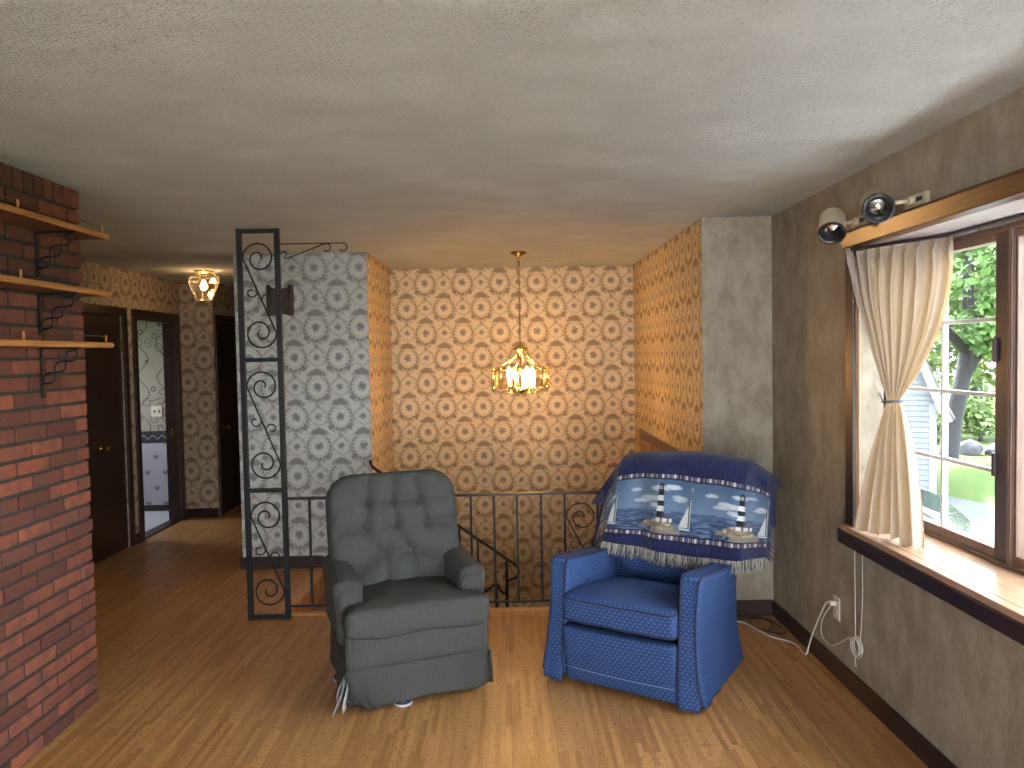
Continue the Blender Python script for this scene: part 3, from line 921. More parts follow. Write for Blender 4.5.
def ringpt(i, r_, z_, off=.0): a = 2*PI*(i+off)/NP + .26; return (r_*math.cos(a), r_*math.sin(a), z_)
for z_ in (RT, RBt):
    MB().tube([ringpt(i, rad, z_) for i in range(NP)], .0045, 6, closed=True).build('ring', M['brass'], t)
for i in range(NP):
    MB().tube([(0.012*math.cos(2*PI*i/NP+.26), .012*math.sin(2*PI*i/NP+.26), zc-.055), ringpt(i, .10, -.86), ringpt(i, rad, RT)], .005, 6).build('support_arm', M['brass'], t)
    pts = [ringpt(i, .04, -1.09), ringpt(i, .085, -1.112), ringpt(i, .118, -1.112), ringpt(i, .130, -1.090), ringpt(i, .118, -1.075), ringpt(i, .105, -1.085)]
    MB().tube(pts, .005, 6).build('lower_scroll', M['brass'], t)
    p = MB().tube([ringpt(i, rad, RT+.03), ringpt(i, rad, RBt-.02)], .006, 8)
    p.lathe([(0, -.045), (.009, -.022), (.012, -.012), (.005, 0), (0, 0)], Vector(ringpt(i, rad, RBt)), 10)
    p.lathe([(0, 0), (.005, 0), (.009, .012), (.004, .028), (0, .034)], Vector(ringpt(i, rad, RT)), 10)
    p.build('finial_post', M['brass'], t)
    # bevelled glass pane fanning out from each post
    a = 2*PI*(i+.5)/NP+.26; c = Vector((.212*math.cos(a), .212*math.sin(a), 0)); tx = Vector((-math.sin(a), math.cos(a), 0)); nn = Vector((math.cos(a), math.sin(a), 0))
    g = MB()
    for s_ in (-1, 1):
        q0 = c+tx*s_*.052; q1 = c+tx*s_*.006
        g.v += [q0+Vector((0,0,RBt-.012))+nn*.012*s_, q1+Vector((0,0,RBt-.012)), q1+Vector((0,0,RT+.012)), q0+Vector((0,0,RT+.012))+nn*.012*s_]
        b_ = len(g.v)-4; g.face((b_, b_+1, b_+2, b_+3))
    pn = g.build('glass_pane', M['bevel_glass'], t, solid=.004)
    MB().tube([c+tx*.058+Vector((0,0,RBt-.014)), c-tx*.058+Vector((0,0,RBt-.014)), c-tx*.058+Vector((0,0,RT+.014)), c+tx*.058+Vector((0,0,RT+.014))], .0025, 5, closed=True).build('pane_frame', M['brass'], pn)
for i in range(4):
    a = PI/2*i+PI/4+.25; x_, y_ = .105*math.cos(a), .105*math.sin(a)
    MB().tube([(.02*math.cos(a), .02*math.sin(a), -1.075), (x_*.7, y_*.7, -1.085), (x_, y_, -1.065)], .005, 6).build('candle_arm', M['brass'], t)
    cd = MB().cyl((x_, y_, -1.068), (x_, y_, -.995), .011, seg=12).lathe([(0, 0), (.022, .004), (.024, .012), (.011, .012), (0, .012)], (x_, y_, -1.072), 14).build('candle_tube', M['cream_plastic'], t)
    MB().lathe([(0, -.995), (.009, -.992), (.016, -.972), (.0175, -.958), (.013, -.935), (.006, -.915), (0, -.903)], (x_, y_, 0), 14).build('bulb', M['bulb_chandelier'], t)

# ------------------------------------------------------------------ bay window
wn = node('window_1')
BY1 = 3.755; GX = 1.865          # inner face of the sashes
MB().box((XR-.045, WY0-.14, WZ0-.028), (XR-.001, WY1+.095, WZ0)).prism([(XR-.001, WY0+.001), (XR+T, WY0+.001), (GX+.09, WY0-.05), (GX+.09, BY1+.02), (XR+T, BY1-.16), (XR+T, WY1-.001), (XR-.001, WY1-.001)], 'z', WZ0-.028, WZ0).build('sill', M['sill_wood'], wn, .004)
MB().box((XR-.052, WY0-.15, WZ0-.092), (XR-.001, WY1+.105, WZ0-.026)).build('sill_apron', M['dark_wood_y'], wn, .006)
MB().box((XR+T+.002, WY0-.02, WZ0-.16), (GX+.10, BY1+.06, WZ0-.03)).build('bay_floor', M['white_trim'], wn)
MB().box((XR+.012, WY0+.0, WZ1-.006), (XR+T, WY1-.0, WZ1-.001)).box((XR+T, WY0, WZ1-.006), (GX+.12, BY1, WZ1-.001)).build('soffit', M['soffit'], wn)
MB().box((XR+T+.002, WY0-.06, WZ1), (GX+.14, BY1+.08, WZ1+.10)).build('bay_roof', M['white_trim'], wn)
MB().box((XR-.024, WY1, WZ0), (XR, WY1+.078, WZ1+.06)).build('casing', M['dark_wood_z'], wn, .004)
MB().box((XR-.024, WY0-.078, WZ0), (XR, WY0, WZ1+.06)).build('casing', M['dark_wood_z'], wn, .004)
hb = MB().prism([(XR-.058, WZ1+.066), (XR-.058, WZ1+.054), (XR-.036, WZ1-.004), (XR+.012, WZ1-.010), (XR+.012, WZ1-.001), (XR-.001, WZ1), (XR-.001, WZ1+.066)], 'y', WY0-.1, WY1+.082)
hb.build('head_board', M['mid_wood_y'], wn, .004)
MB().box((XR+T+.002, WY0-.05, WZ0), (GX+.10, WY0, WZ1)).build('bay_side', M['white_trim'], wn)
MB().box((XR+T+.002, BY1+.03, WZ0), (GX+.10, BY1+.08, WZ1)).build('bay_side', M['white_trim'], wn)
j = MB().box((XR+.001, WY0+.0005, WZ0), (GX+.08, WY0+.012, WZ1-.006)).build('jamb', M['jamb_wood'], wn, .002)
ja, jb = Vector((XR+.002, WY1-.010, 0)), Vector((GX+.004, BY1-.012, 0)); jd = (jb-ja).normalized(); jn = Vector((jd.y, -jd.x, 0))
def jbox(t0, t1, h0, h1, z0, z1):
    L_ = (jb-ja).length
    q = [ja+jd*(L_*t0)+jn*h0, ja+jd*(L_*t1)+jn*h0, ja+jd*(L_*t1)+jn*h1, ja+jd*(L_*t0)+jn*h1]
    return MB().prism([(p.x, p.y) for p in q], 'z', z0, z1)
j = jbox(0, 1, -.030, 0, WZ0, WZ1-.006).build('jamb', M['jamb_wood'], wn, .002)
for t0 in (.42, .58, .74, .88):
    jbox(t0, t0+.09, .0, .012, WZ0+.002, WZ1-.008).build('jamb_stop', M['sash_wood'], j, .003)
# frame bars: head, foot, mullions
MB().box((GX, WY0, WZ1-.045), (GX+.08, BY1, WZ1-.007)).build('frame_head', M['sash_wood'], wn, .003)
MB().box((GX-.012, WY0+.02, WZ1-.022), (GX+.0, BY1-.02, WZ1-.007)).build('frame_bead', M['white_trim'], wn, .003)
MB().box((GX, WY0+.015, WZ0), (GX+.08, BY1, WZ0+.018)).build('frame_foot', M['sash_wood'], wn, .003)
sashes = [(2.797, 3.735), (2.045, 2.760), (1.325, 1.995)]
for y0, y1 in ((2.760, 2.797), (1.995, 2.045)):
    m = MB().box((GX+.005, y0, WZ0+.01), (GX+.08, y1, WZ1-.01)).build('mullion', M['sash_wood'], wn, .003)
    for a in (y0+.004, y0+.018):
        MB().box((GX-.002, a, WZ0+.01), (GX+.008, a+.011, WZ1-.04)).build('mullion_bead', M['sash_wood'], m, .004)
for y0, y1 in sashes:
    z0, z1 = WZ0+.018, WZ1-.045
    fx = 1.5 < y0 < 2.5
    sa, sb = (.014, .014) if fx else (.074, .058)
    s_ = MB()
    s_.box((GX+.008, y0, z0), (GX+.055, y0+sa, z1)).box((GX+.008, y1-sb, z0), (GX+.055, y1, z1))
    so = s_.build('sash_stile', M['sash_wood' if fx else 'dark_sash'], wn, .003)
    MB().box((GX+.008, y0+sa, z0), (GX+.055, y1-sb, z0+.038)).box((GX+.008, y0+sa, z1-.03), (GX+.055, y1-sb, z1)).build('sash_rail', M['sash_wood'], so, .003)
    gy0, gy1, gz0, gz1 = y0+sa, y1-sb, z0+.038, z1-.03
    mu = MB()
    ym = (gy0+gy1)/2 - (.03 if y0 > 2.5 else 0)
    mu.box((GX+.02, ym-.008, gz0), (GX+.045, ym+.008, gz1))
    for k in (1, 2, 3):
        zz = gz0+(gz1-gz0)*k/4
        mu.box((GX+.021, gy0, zz-.008), (GX+.044, gy1, zz+.008))
    if not fx: mu.build('muntins', M['muntin_white'], so, .002)
    MB().box((GX+.030, gy0, gz0), (GX+.034, gy1, gz1)).build('glass', M['pane'], so)
    for zz in (() if fx else (1.18, 1.62)):
        MB().box((GX-.004, y0+.058, zz-.045), (GX+.012, y0+.078, zz+.045)).build('sash_lock', M['dark_sash'], so, .004)

# rear glazed opening behind the camera
wr = node('window_2')
g = MB()
x0, x1, z0, z1 = RO
for a in (x0, (x0+x1)/2-.03, x1-.06): g.box((a, YR-.09, z0), (a+.06, YR-.03, z1))
g.box((x0, YR-.09, z0), (x1, YR-.03, z0+.07)).box((x0, YR-.09, z1-.06), (x1, YR-.03, z1))
g.build('frame', M['dark_wood_z'], wr, .003)
MB().box((x0+.06, YR-.062, .07), (x1-.06, YR-.056, z1-.06)).build('glass', M['pane'], wr)

w3 = node('added_side_window')  # added out of view to brighten the ceiling, brick and floor
g = MB()
for a in (W3[0], (W3[0]+W3[1])/2-.03, W3[1]-.06): g.box((XR+.03, a, W3[2]), (XR+.09, a+.06, W3[3]))
g.box((XR+.03, W3[0], W3[2]), (XR+.09, W3[1], W3[2]+.06)).box((XR+.03, W3[0], W3[3]-.06), (XR+.09, W3[1], W3[3]))
g.build('frame', M['dark_wood_z'], w3, .003)
MB().box((XR+.056, W3[0]+.06, W3[2]+.06), (XR+.062, W3[1]-.06, W3[3]-.06)).build('glass', M['pane'], w3)
w4 = node('window_4')
g = MB()
g.box((-5.08, 7.0, 1.05), (-5.02, 7.05, 2.1)).box((-5.08, 7.85, 1.05), (-5.02, 7.9, 2.1)).box((-5.08, 7.05, 1.05), (-5.02, 7.85, 1.10)).box((-5.08, 7.05, 2.05), (-5.02, 7.85, 2.1))
g.build('frame', M['white_trim'], w4, .003)
MB().box((-5.053, 7.05, 1.10), (-5.047, 7.85, 2.05)).build('glass', M['pane'], w4)

# ------------------------------------------------------------------ curtain
tc = thing('curtain', 'cream pinch-pleated curtain tied back at the left end of the window', 'curtain', (1.70, 3.31, .81))
o = Vector(tc.location)
A = Vector((1.600, 3.515, 2.088)); B = Vector((1.860, 3.115, 2.096))
TL = Vector((1.688, 3.335, 1.398)); TR = Vector((1.715, 3.272, 1.398))
BL = Vector((1.565, 3.375, .822)); BR = Vector((1.712, 3.085, .806))
vt = .54
def curt(u, v):
    if v < vt:
        s_ = v/vt; g_ = s_**(1.0+1.5*u**1.5)
        p = (A.lerp(B, u)).lerp(TL.lerp(TR, u), g_)
        p.z = (A.z+(B.z-A.z)*u)*(1-s_)+1.398*s_
        amp = .030*(1-s_)**.6*(.25+.75*min(1, (1-u)*4.5)) + .010
        head = max(0, 1-v/.05)
        amp *= 1-.45*head
        p += Vector((-.84, -.54, 0))*(.010*head*math.sin(2*PI*19*u+1.3*math.sin(u*21)))
        p.z += .014*math.sin(u*33)*head*(1 if u < .85 else .3) - .035*max(0, (u-.88)/.12)*0
    else:
        s_ = (v-vt)/(1-vt); g_ = s_**(.95-.42*u)
        p = (TL.lerp(TR, u)).lerp(BL.lerp(BR, u), g_)
        p.z = 1.398*(1-s_)+(BL.z+(BR.z-BL.z)*u)*s_
        amp = .010+.028*s_**.6
        p.z += .012*math.sin(u*29+1)*s_
    nrm = Vector((-.84, -.54, 0))
    lowk = max(0, min(1, (v-vt)/.12)); fq = 8.5 if v < vt else 5.6
    ph = 2*PI*fq*u + .9*math.sin(3.1*v+u*5)
    w_ = math.sin(ph+.9*pnoise((u*6, v*1.4, 4.0)))*.75 + .25*math.sin(2*ph+.6+2*v) + .45*pnoise((u*10, v*2.2, 1.3))
    pin = math.exp(-((v-vt)/.035)**2)
    p += nrm*amp*w_*(1-.55*pin)
    p += nrm*(.018*math.exp(-((v-.05)/.03)**2)*max(0, math.sin(2*PI*8.5*u))**2)      # pinched tucks
    p += nrm*.02*pnoise((u*3+5, v*3, 0))*min(1, v*6)
    return p - o
g = MB().grid(curt, 190, 90, lambda a, b: (a*1.9, (1-b)*1.3))
cl = g.build('cloth', M['curtain'], tc)
g = MB()
pts = []
for i in range(20):
    a = 2*PI*i/20
    c = (TL+TR)/2
    d1 = (TR-TL).normalized(); d2 = Vector((-.84, -.54, 0))
    pts.append(c+d1*.047*math.cos(a)+d2*.026*math.sin(a)+Vector((0, 0, .004*math.cos(a)))-o)
g.tube(pts, .0055, 6, closed=True)
g.tube([pts[10], pts[10]+Vector((.02, .06, .02)), pts[10]+Vector((.05, .13, .03))], .004, 6)
g.build('tieback', M['tieback'], tc)
tr = thing('curtain_rod', 'dark curtain rod under the window head board', 'curtain rod', (1.66, 3.3, 2.09))
MB().tube([(-.06, .17, -.005), (.05, .0, 0), (.16, -.20, 0), (.17, -.6, 0), (.17, -1.6, 0)], .008, 8).build('rod', M['dark_sash'], tr)
for y in (-.35, -1.3):
    MB().box((.165, y-.01, -.008), (.203, y+.01, .008)).build('bracket', M['dark_sash'], tr, .002)

# ------------------------------------------------------------------ spot lamps above the window
def spot(wy, wz, hx, hy, hz, d, label):
    t = thing('wall_spotlight', label, 'spotlight', (XR, wy, wz), group='almond spot lamps over the window')
    MB().box((-.022, -.075, -.022), (0, .075, .026)).build('wall_plate', M['almond_metal'], t, .004)
    MB().box((-.0245, -.055, -.006), (-.0215, -.01, .010)).build('slot', M['black_baffle'], t)
    d = Vector(d).normalized(); hd = Vector((hx-XR, hy-wy, hz-wz))
    MB().cyl((-.015, 0, 0), (-.05, 0, 0), .016, seg=14).cyl((-.045, 0, 0), hd*.55+Vector((-.01, 0, 0)), .0085, seg=10).build('stem', M['almond_metal'], t)
    rot = Vector((0, 0, 1)).rotation_difference(d).to_matrix()
    prof = [(0, -.062), (.040, -.061), (.050, -.055), (.055, -.045), (.0575, .052), (.0575, .058), (.052, .058), (.050, .050)]
    hdn = MB().lathe(prof, hd, 28, mat=rot, caps=False).build('head', M['almond_metal'], t)
    MB().lathe([(.0560, .056), (.0585, .058), (.0585, .070), (.050, .072), (.044, .050), (.036, .030), (.036, .026)], hd, 28, mat=rot, caps=False).build('baffle', M['black_baffle'], hdn)
    MB().lathe([(0, .040), (.010, .041), (.014, .036), (.028, .034), (.035, .028), (.035, .020), (0, .018)], hd, 24, mat=rot).build('lamp', M['lens'], hdn)
spot(3.43, 2.205, 1.475, 3.39, 2.190, (-.30, -.62, -.72), 'almond spot lamp at the far end of the window head, tilted down')
spot(2.96, 2.205, 1.475, 2.985, 2.198, (-.34, -.86, -.40), 'almond spot lamp nearer along the window head, facing the room')

# ------------------------------------------------------------------ outlet and cords
t = thing('wall_outlet', 'cream electrical outlet low on the wall by the blue chair', 'outlet', (XR, 3.70, .345))
MB().box((-.006, -.036, -.058), (0, .036, .058)).build('plate', M['cream_plastic'], t, .003)
for z in (-.022, .022):
    f = MB().box((-.009, -.017, z-.014), (-.005, .017, z+.014)).build('socket', M['cream_plastic'], t, .003)
    for y in (-.006, .006):
        MB().box((-.0096, y-.0012, z-.005), (-.0088, y+.0012, z+.005)).build('slot', M['outlet_dark'], f)
def smooth(pts, k=6):
    P = [Vector(p) for p in pts]; out = []
    for i in range(len(P)-1):
        a, b, c, d = P[max(i-1, 0)], P[i], P[i+1], P[min(i+2, len(P)-1)]
        for j in range(k):
            q = j/k; out.append(.5*((2*b)+(c-a)*q+(2*a-5*b+4*c-d)*q*q+(3*b-a-3*c+d)*q**3))
    return out+[P[-1]]
def cord(name, label, pts, r, mat, cat='cord'):
    b = Vector(pts[0]); g = MB().tube([p-b for p in smooth(pts)], r, 6)
    ob = g.build(name, M[mat]); ob.location = b; return tag(ob, label, cat)
t = thing('extension_cord', 'white cord from the wall outlet to the floor behind the blue chair', 'cord', (1.574, 3.944, 0))
o = Vector(t.location)
MB().box((1.592-o.x, 3.685-o.y, .360), (1.623-o.x, 3.713-o.y, .384)).build('plug', M['cord_white'], t, .005)
pts = [(1.60, 3.69, .372), (1.595, 3.74, .36), (1.60, 3.83, .262), (1.595, 3.91, .14), (1.590, 3.955, .05), (1.572, 3.955, .008), (1.574, 4.12, .006), (1.48, 4.23, .006), (1.40, 4.45, .006), (1.27, 4.50, .006)]
MB().tube([p-o for p in smooth(pts)], .0045, 6).build('cable', M['cord_white'], t)
t = thing('phone_cable', 'thin pale cable coiled against the wall under the window', 'cable', (1.615, 3.455, .25))
o = Vector(t.location)
pts = [(1.605, 3.72, .345), (1.598, 3.80, .25), (1.60, 3.81, .17), (1.60, 3.71, .155), (1.605, 3.60, .21), (1.61, 3.53, .26)]
n = 50
for i in range(n):
    a = 2*PI*3.6*i/n; r_ = .042+.009*math.sin(a*.37)
    pts.append((1.612+.006*math.sin(a*.7), 3.452+r_*math.cos(a), .245+r_*.95*math.sin(a)))
pts += [(1.615, 3.47, .19), (1.612, 3.455, .15)]
MB().tube([p-o for p in smooth(pts, 4)], .0028, 5).build('coil', M['cord_white'], t)
MB().tube([p-o for p in smooth([(1.625, 3.50, .71), (1.625, 3.495, .50), (1.622, 3.485, .31), (1.612, 3.47, .28)])], .0025, 5).build('riser', M['cord_white'], t)
MB().tube([p-o for p in smooth([(1.625, 3.425, .71), (1.625, 3.42, .50), (1.620, 3.43, .30), (1.612, 3.45, .27)])], .002, 5).build('riser', M['cord_white'], t)
cord('black_cord', 'black cord lying in loops on the floor in the corner', [(1.30, 4.47, .005), (1.42, 4.52, .005), (1.53, 4.53, .005), (1.58, 4.44, .005), (1.597, 4.30, .005), (1.54, 4.26, .009), (1.45, 4.36, .005), (1.44, 4.48, .005), (1.52, 4.50, .012), (1.56, 4.40, .012), (1.50, 4.30, .012)], .0035, 'cord_black')

# ------------------------------------------------------------------ grey recliner
gc = thing('recliner_armchair', 'worn grey corduroy rocker recliner with button-tufted back and torn skirt', 'armchair', (-.543, 3.83, 0), R(20), group='armchairs by the stair railing')
FR = Matrix(((1, 0, 0, 0), (0, 0, -1, 0), (0, 1, 0, 0), (0, 0, 0, 1)))      # pad facing -y: a->x, b->z, c->-y
SEAMS = [((-.142, .155), (-.13, .30)), ((-.010, .155), (-.005, .30)), ((.133, .155), (.12, .30)),
         ((-.142, .155), (-.163, .024)), ((-.010, .155), (.0, .024)), ((.133, .155), (.162, .024)),
         ((-.142, .155), (-.010, .155)), ((-.010, .155), (.133, .155)), ((.133, .155), (.36, .165)), ((-.142, .155), (-.36, .13)),
         ((-.163, .024), (-.36, -.005)), ((-.163, .024), (.0, .024)), ((.162, .024), (.36, .022)), ((.0, .024), (.162, .024)),
         ((-.163, .024), (-.135, -.06)), ((-.135, -.06), (-.069, -.117)), ((.0, .024), (.03, -.05)), ((.03, -.05), (.070, -.112)),
         ((-.069, -.117), (.070, -.112)), ((-.069, -.117), (-.20, -.195)), ((.070, -.112), (.21, -.150)),
         ((-.069, -.117), (-.06, -.30)), ((.070, -.112), (.10, -.30)), ((-.069, -.117), (-.045, -.03)), ((.162, .024), (.070, -.112))]
WEAK = {11: .35, 13: .35, 6: .6, 7: .6, 23: .5, 24: .3, 8: .6, 9: .45}
BTN = [(-.142, .155), (-.010, .155), (.133, .155), (-.163, .024), (.0, .024), (.162, .024), (-.069, -.117), (.070, -.112)]
def segd(p, a, b):
    vx, vy = b[0]-a[0], b[1]-a[1]; t_ = max(0, min(1, ((p[0]-a[0])*vx+(p[1]-a[1])*vy)/(vx*vx+vy*vy)))
    return math.hypot(p[0]-a[0]-vx*t_, p[1]-a[1]-vy*t_)
def tuft(q):
    if q.z <= .02: return q
    d = 0.0
    for i, (a, b) in enumerate(SEAMS):
        l = segd((q.x, q.y), a, b)
        if l < .08:
            k = WEAK.get(i, 1.0)
            d = max(d, k*(.020*math.exp(-(l/.011)**2)+.024*math.exp(-(l/.040)**2)))
    db = min(math.hypot(q.x-a, q.y-b) for a, b in BTN)
    d += .030*math.exp(-(db/.026)**2)
    edge = max(abs(q.x)/.34, abs(q.y)/.30)
    d *= max(0, min(1, (1.0-edge)*9))
    return Vector((q.x, q.y, q.z+.024-d+.006*pnoise((q.x*7, q.y*7, 2.0))))
tilt = Matrix.Rotation(R(-15), 4, 'X')
bm_ = Matrix.Translation((0, .215, .705)) @ tilt
bk_ = MB().pad((.685, .61, .17), .135, .05, (76, 68, 8), bm_ @ FR, tuft, bulge=(.02, .015))
back = bk_.build('backrest', M['grey_fabric'], gc)
for a, b in BTN:
    c = bm_ @ FR @ Vector((a, b, 0.085+.024-.058))
    MB().lathe([(0, -.004), (.011, -.003), (.012, .002), (.007, .006), (0, .007)], c, 12, mat=(bm_ @ FR).to_3x3()).build('button', M['button_grey'], back)
# back welt
pts = []
for i in range(72):
    a = 2*PI*i/72; ca, sa = math.cos(a), math.sin(a)
    ha, hb_, Rc = .3405, .303, .13
    t_ = 1/max(abs(ca)/ha, abs(sa)/hb_); x, y = ca*t_, sa*t_
    ix = max(-ha+Rc, min(ha-Rc, x)); iy = max(-hb_+Rc, min(hb_-Rc, y)); dx, dy = x-ix, y-iy; l = math.hypot(dx, dy)
    if l > Rc: x, y = ix+dx/l*Rc, iy+dy/l*Rc
    pts.append(bm_ @ FR @ Vector((x, y, .036)))
MB().tube(pts, .006, 6, closed=True).build('welt', M['grey_fabric'], back)
# seat cushion (T shaped)
def tcush(q):
    k = min(1, max(0, (q.y+.155)/.05)); k = k*k*(3-2*k)
    x = q.x*(1-.285*k)
    z = q.z + .010*pnoise((q.x*6, q.y*6, 5)) + (.014*math.sin(q.x*14+1.0)*max(0, -q.y-.1)*3 if q.z < .05 else 0)
    z -= .035*max(0, q.y+.15)
    return Vector((x, q.y, z))
MB().pad((.690, .53, .130), .035, .032, (56, 44, 10), Matrix.Translation((0, -.125, .412)), tcush, bulge=(.026, .0)).build('seat_cushion', M['grey_fabric'], gc)
MB().tube([tcush(Vector((x, -.262+.0, -.028)))+Vector((0, -.125+.0, .412)) for x in [(-.315+.63*i/20) for i in range(21)]], .0035, 6).build('cushion_welt', M['grey_fabric'], gc)
# arms
for s_ in (-1, 1):
    def armf(q, s_=s_):
        # q: a = x, b = z, c = toward front
        t_ = max(0, q.y+.05)/.22
        z = q.y - .055*max(0, q.z+.22)*t_*1.6
        x = q.x*(1+.10*t_) + s_*.012*t_ + .004*pnoise((q.y*8, q.z*8, s_))
        return Vector((x, z, q.z))
    ar = MB().pad((.132, .36, .44), .058, .03, (16, 26, 34), Matrix.Translation((s_*.298, -.005, .445)) @ FR, armf, bulge=(.012, 0)).build('armrest', M['grey_fabric'], gc)
    pr = []
    for i in range(15):
        a = PI*i/14; pr.append((s_*.300+.052*math.cos(a), .500+.050*math.sin(a)))
    pr = [(s_*.300+.044, .39)]+pr+[(s_*.300-.044, .39)]
    MB().tube([(x, -.232, z) for x, z in pr], .006, 6).build('arm_welt', M['grey_fabric'], ar)
    MB().pad((.098, .155, .03), .046, .012, (10, 14, 4), Matrix.Translation((s_*.300, -.228, .472)) @ FR).build('arm_front', M['grey_fabric'], ar)
# body under the seat
def bodyf(q): return Vector((q.x, q.y+ (.004*pnoise((q.x*6, q.y*6, 3))), q.z))
MB().pad((.665, .56, .27), .05, .03, (20, 20, 8), Matrix.Translation((0, -.02, .235)), bodyf).build('body', M['grey_fabric'], gc)
MB().pad((.685, .165, .06), .012, .018, (30, 10, 5), Matrix.Translation((0, -.325, .285)) @ FR, bulge=(.010, 0)).build('front_panel', M['grey_fabric'], gc)
# skirt: front, both sides and back, with the torn front corner
per = [(-.328, .29), (-.330, .0), (-.335, -.33), (-.33, -.350), (-.2, -.358), (0, -.360), (.2, -.358), (.330, -.350), (.336, -.33), (.330, 0), (.328, .29)]
ps = smooth([(a, b, 0) for a, b in per], 14); N = len(ps)-1
def skirt(u, v):
    p = ps[min(N, int(round(u*N)))]
    n_ = Vector((p.x, p.y*1.0, 0)).normalized()
    q = Vector((p.x, p.y, .208-.172*v)) + n_*(.002+.012*v*(.7+.5*pnoise((u*14, v*2, 1)))+.006*v*math.sin(u*70))
    if p.y < -.30:
        if p.x < -.2:
            k = (-.2-p.x)/.145; q.x += .105*max(0, k)*v*v; q.y += -.012*v*k
        q.z += .010*v*math.sin(p.x*9+1)
        if p.x > .25: q.z += .05*v*(p.x-.25)/.09*.5
    return q
g = MB().grid(skirt, N, 12, lambda a, b: (a*2.3, .2-b*.17))
g.build('skirt', M['grey_fabric'], gc, solid=.006)
MB().tube([skirt(i/N, .0)+Vector((0, 0, .002)) for i in range(N+1)], .0045, 6).build('skirt_seam', M['grey_fabric'], gc)
for k, (x, y, dx, dy) in enumerate(((-.345, -.325, -.050, -.02), (-.335, -.335, -.022, -.045), (-.35, -.30, -.03, -.01))):
    def strip(u, v, x=x, y=y, dx=dx, dy=dy, k=k):
        return Vector((x+dx*v+.018*(u-.5)+.006*math.sin(v*5+k), y+dy*v+.030*(u-.5), .165-(.145-.02*k)*v+.01*math.sin(v*7+k)*u))
    MB().grid(strip, 3, 10).build('torn_strip', M['torn_lining'], gc, solid=.003)
# hidden swivel base
b = MB().cyl((0, 0, .03), (0, 0, .12), .07, seg=20)
for k in range(4):
    a = R(-104+90*k); ca, sa = math.cos(a), math.sin(a)
    b.tube([(0, 0, .06), (.2*ca, .2*sa, .05), (.315*ca, .315*sa, .035)], .016, 6)
bs = b.build('swivel_base', M['black_iron'], gc)
for k in range(4):
    a = R(-104+90*k); c = (.318*math.cos(a), .318*math.sin(a), 0)
    f = MB().lathe([(0, .008), (.038, .008), (.041, .014), (.036, .026), (.02, .032), (0, .033)], c, 20).build('foot', M['navy_foot'], bs)
MB().lathe([(0, .0), (.043, .0), (.045, .004), (.044, .008), (0, .009)], (.318*math.cos(R(-104)), .318*math.sin(R(-104)), 0), 20).build('foot_rim', M['pale_rim'], bs)
MB().lathe([(0, .0), (.043, .0), (.045, .004), (.044, .008), (0, .009)], (.318*math.cos(R(166)), .318*math.sin(R(166)), 0), 20).build('foot_rim', M['pale_rim'], bs)

# ------------------------------------------------------------------ blue recliner
bc = thing('recliner_armchair', 'blue diamond-weave recliner by the window wall, under a lighthouse throw', 'armchair', (.718, 3.84, 0), R(-33), group='armchairs by the stair railing')
btilt = Matrix.Rotation(R(-13), 4, 'X')
bb_ = Matrix.Translation((.055, .335, .735)) @ btilt
def bback(q):
    if q.z > .02:
        a = q.x*PI/.115; b_ = q.y*PI/.115
        d = (1-abs(math.sin((a+b_)*.5)*math.sin((a-b_)*.5)))
        edge = max(abs(q.x)/.33, abs(q.y)/.31); k = max(0, min(1, (1-edge)*7))
        return Vector((q.x, q.y, q.z+.010*k*(1-d)))
    return q
MB().pad((.63, .66, .17), .07, .05, (40, 36, 8), bb_ @ FR, bback, bulge=(.02, .01)).build('backrest', M['blue_fabric'], bc)
def seatb(q):
    z = q.z - .14*max(0, q.y+.16) + .004*pnoise((q.x*7, q.y*7, 8))
    y = q.y - .012*(1-(q.x/.29)**2) if q.y < 0 else q.y
    return Vector((q.x, y, z))
sm_ = Matrix.Translation((0, -.09, .390))
MB().pad((.580, .63, .130), .03, .028, (34, 30, 9), sm_, seatb, bulge=(.022, .004)).build('seat_cushion', M['blue_fabric'], bc)
for zz in (.052, -.052):
    pts = [Vector((-.284, -.285, zz)), Vector((-.278, -.306, zz))]+[Vector((x, -.3135, zz)) for x in [-.258+.516*i/16 for i in range(17)]]+[Vector((.278, -.306, zz)), Vector((.284, -.285, zz))]
    MB().tube([sm_ @ seatb(p) for p in pts], .005, 6).build('cushion_piping', M['blue_piping'], bc)
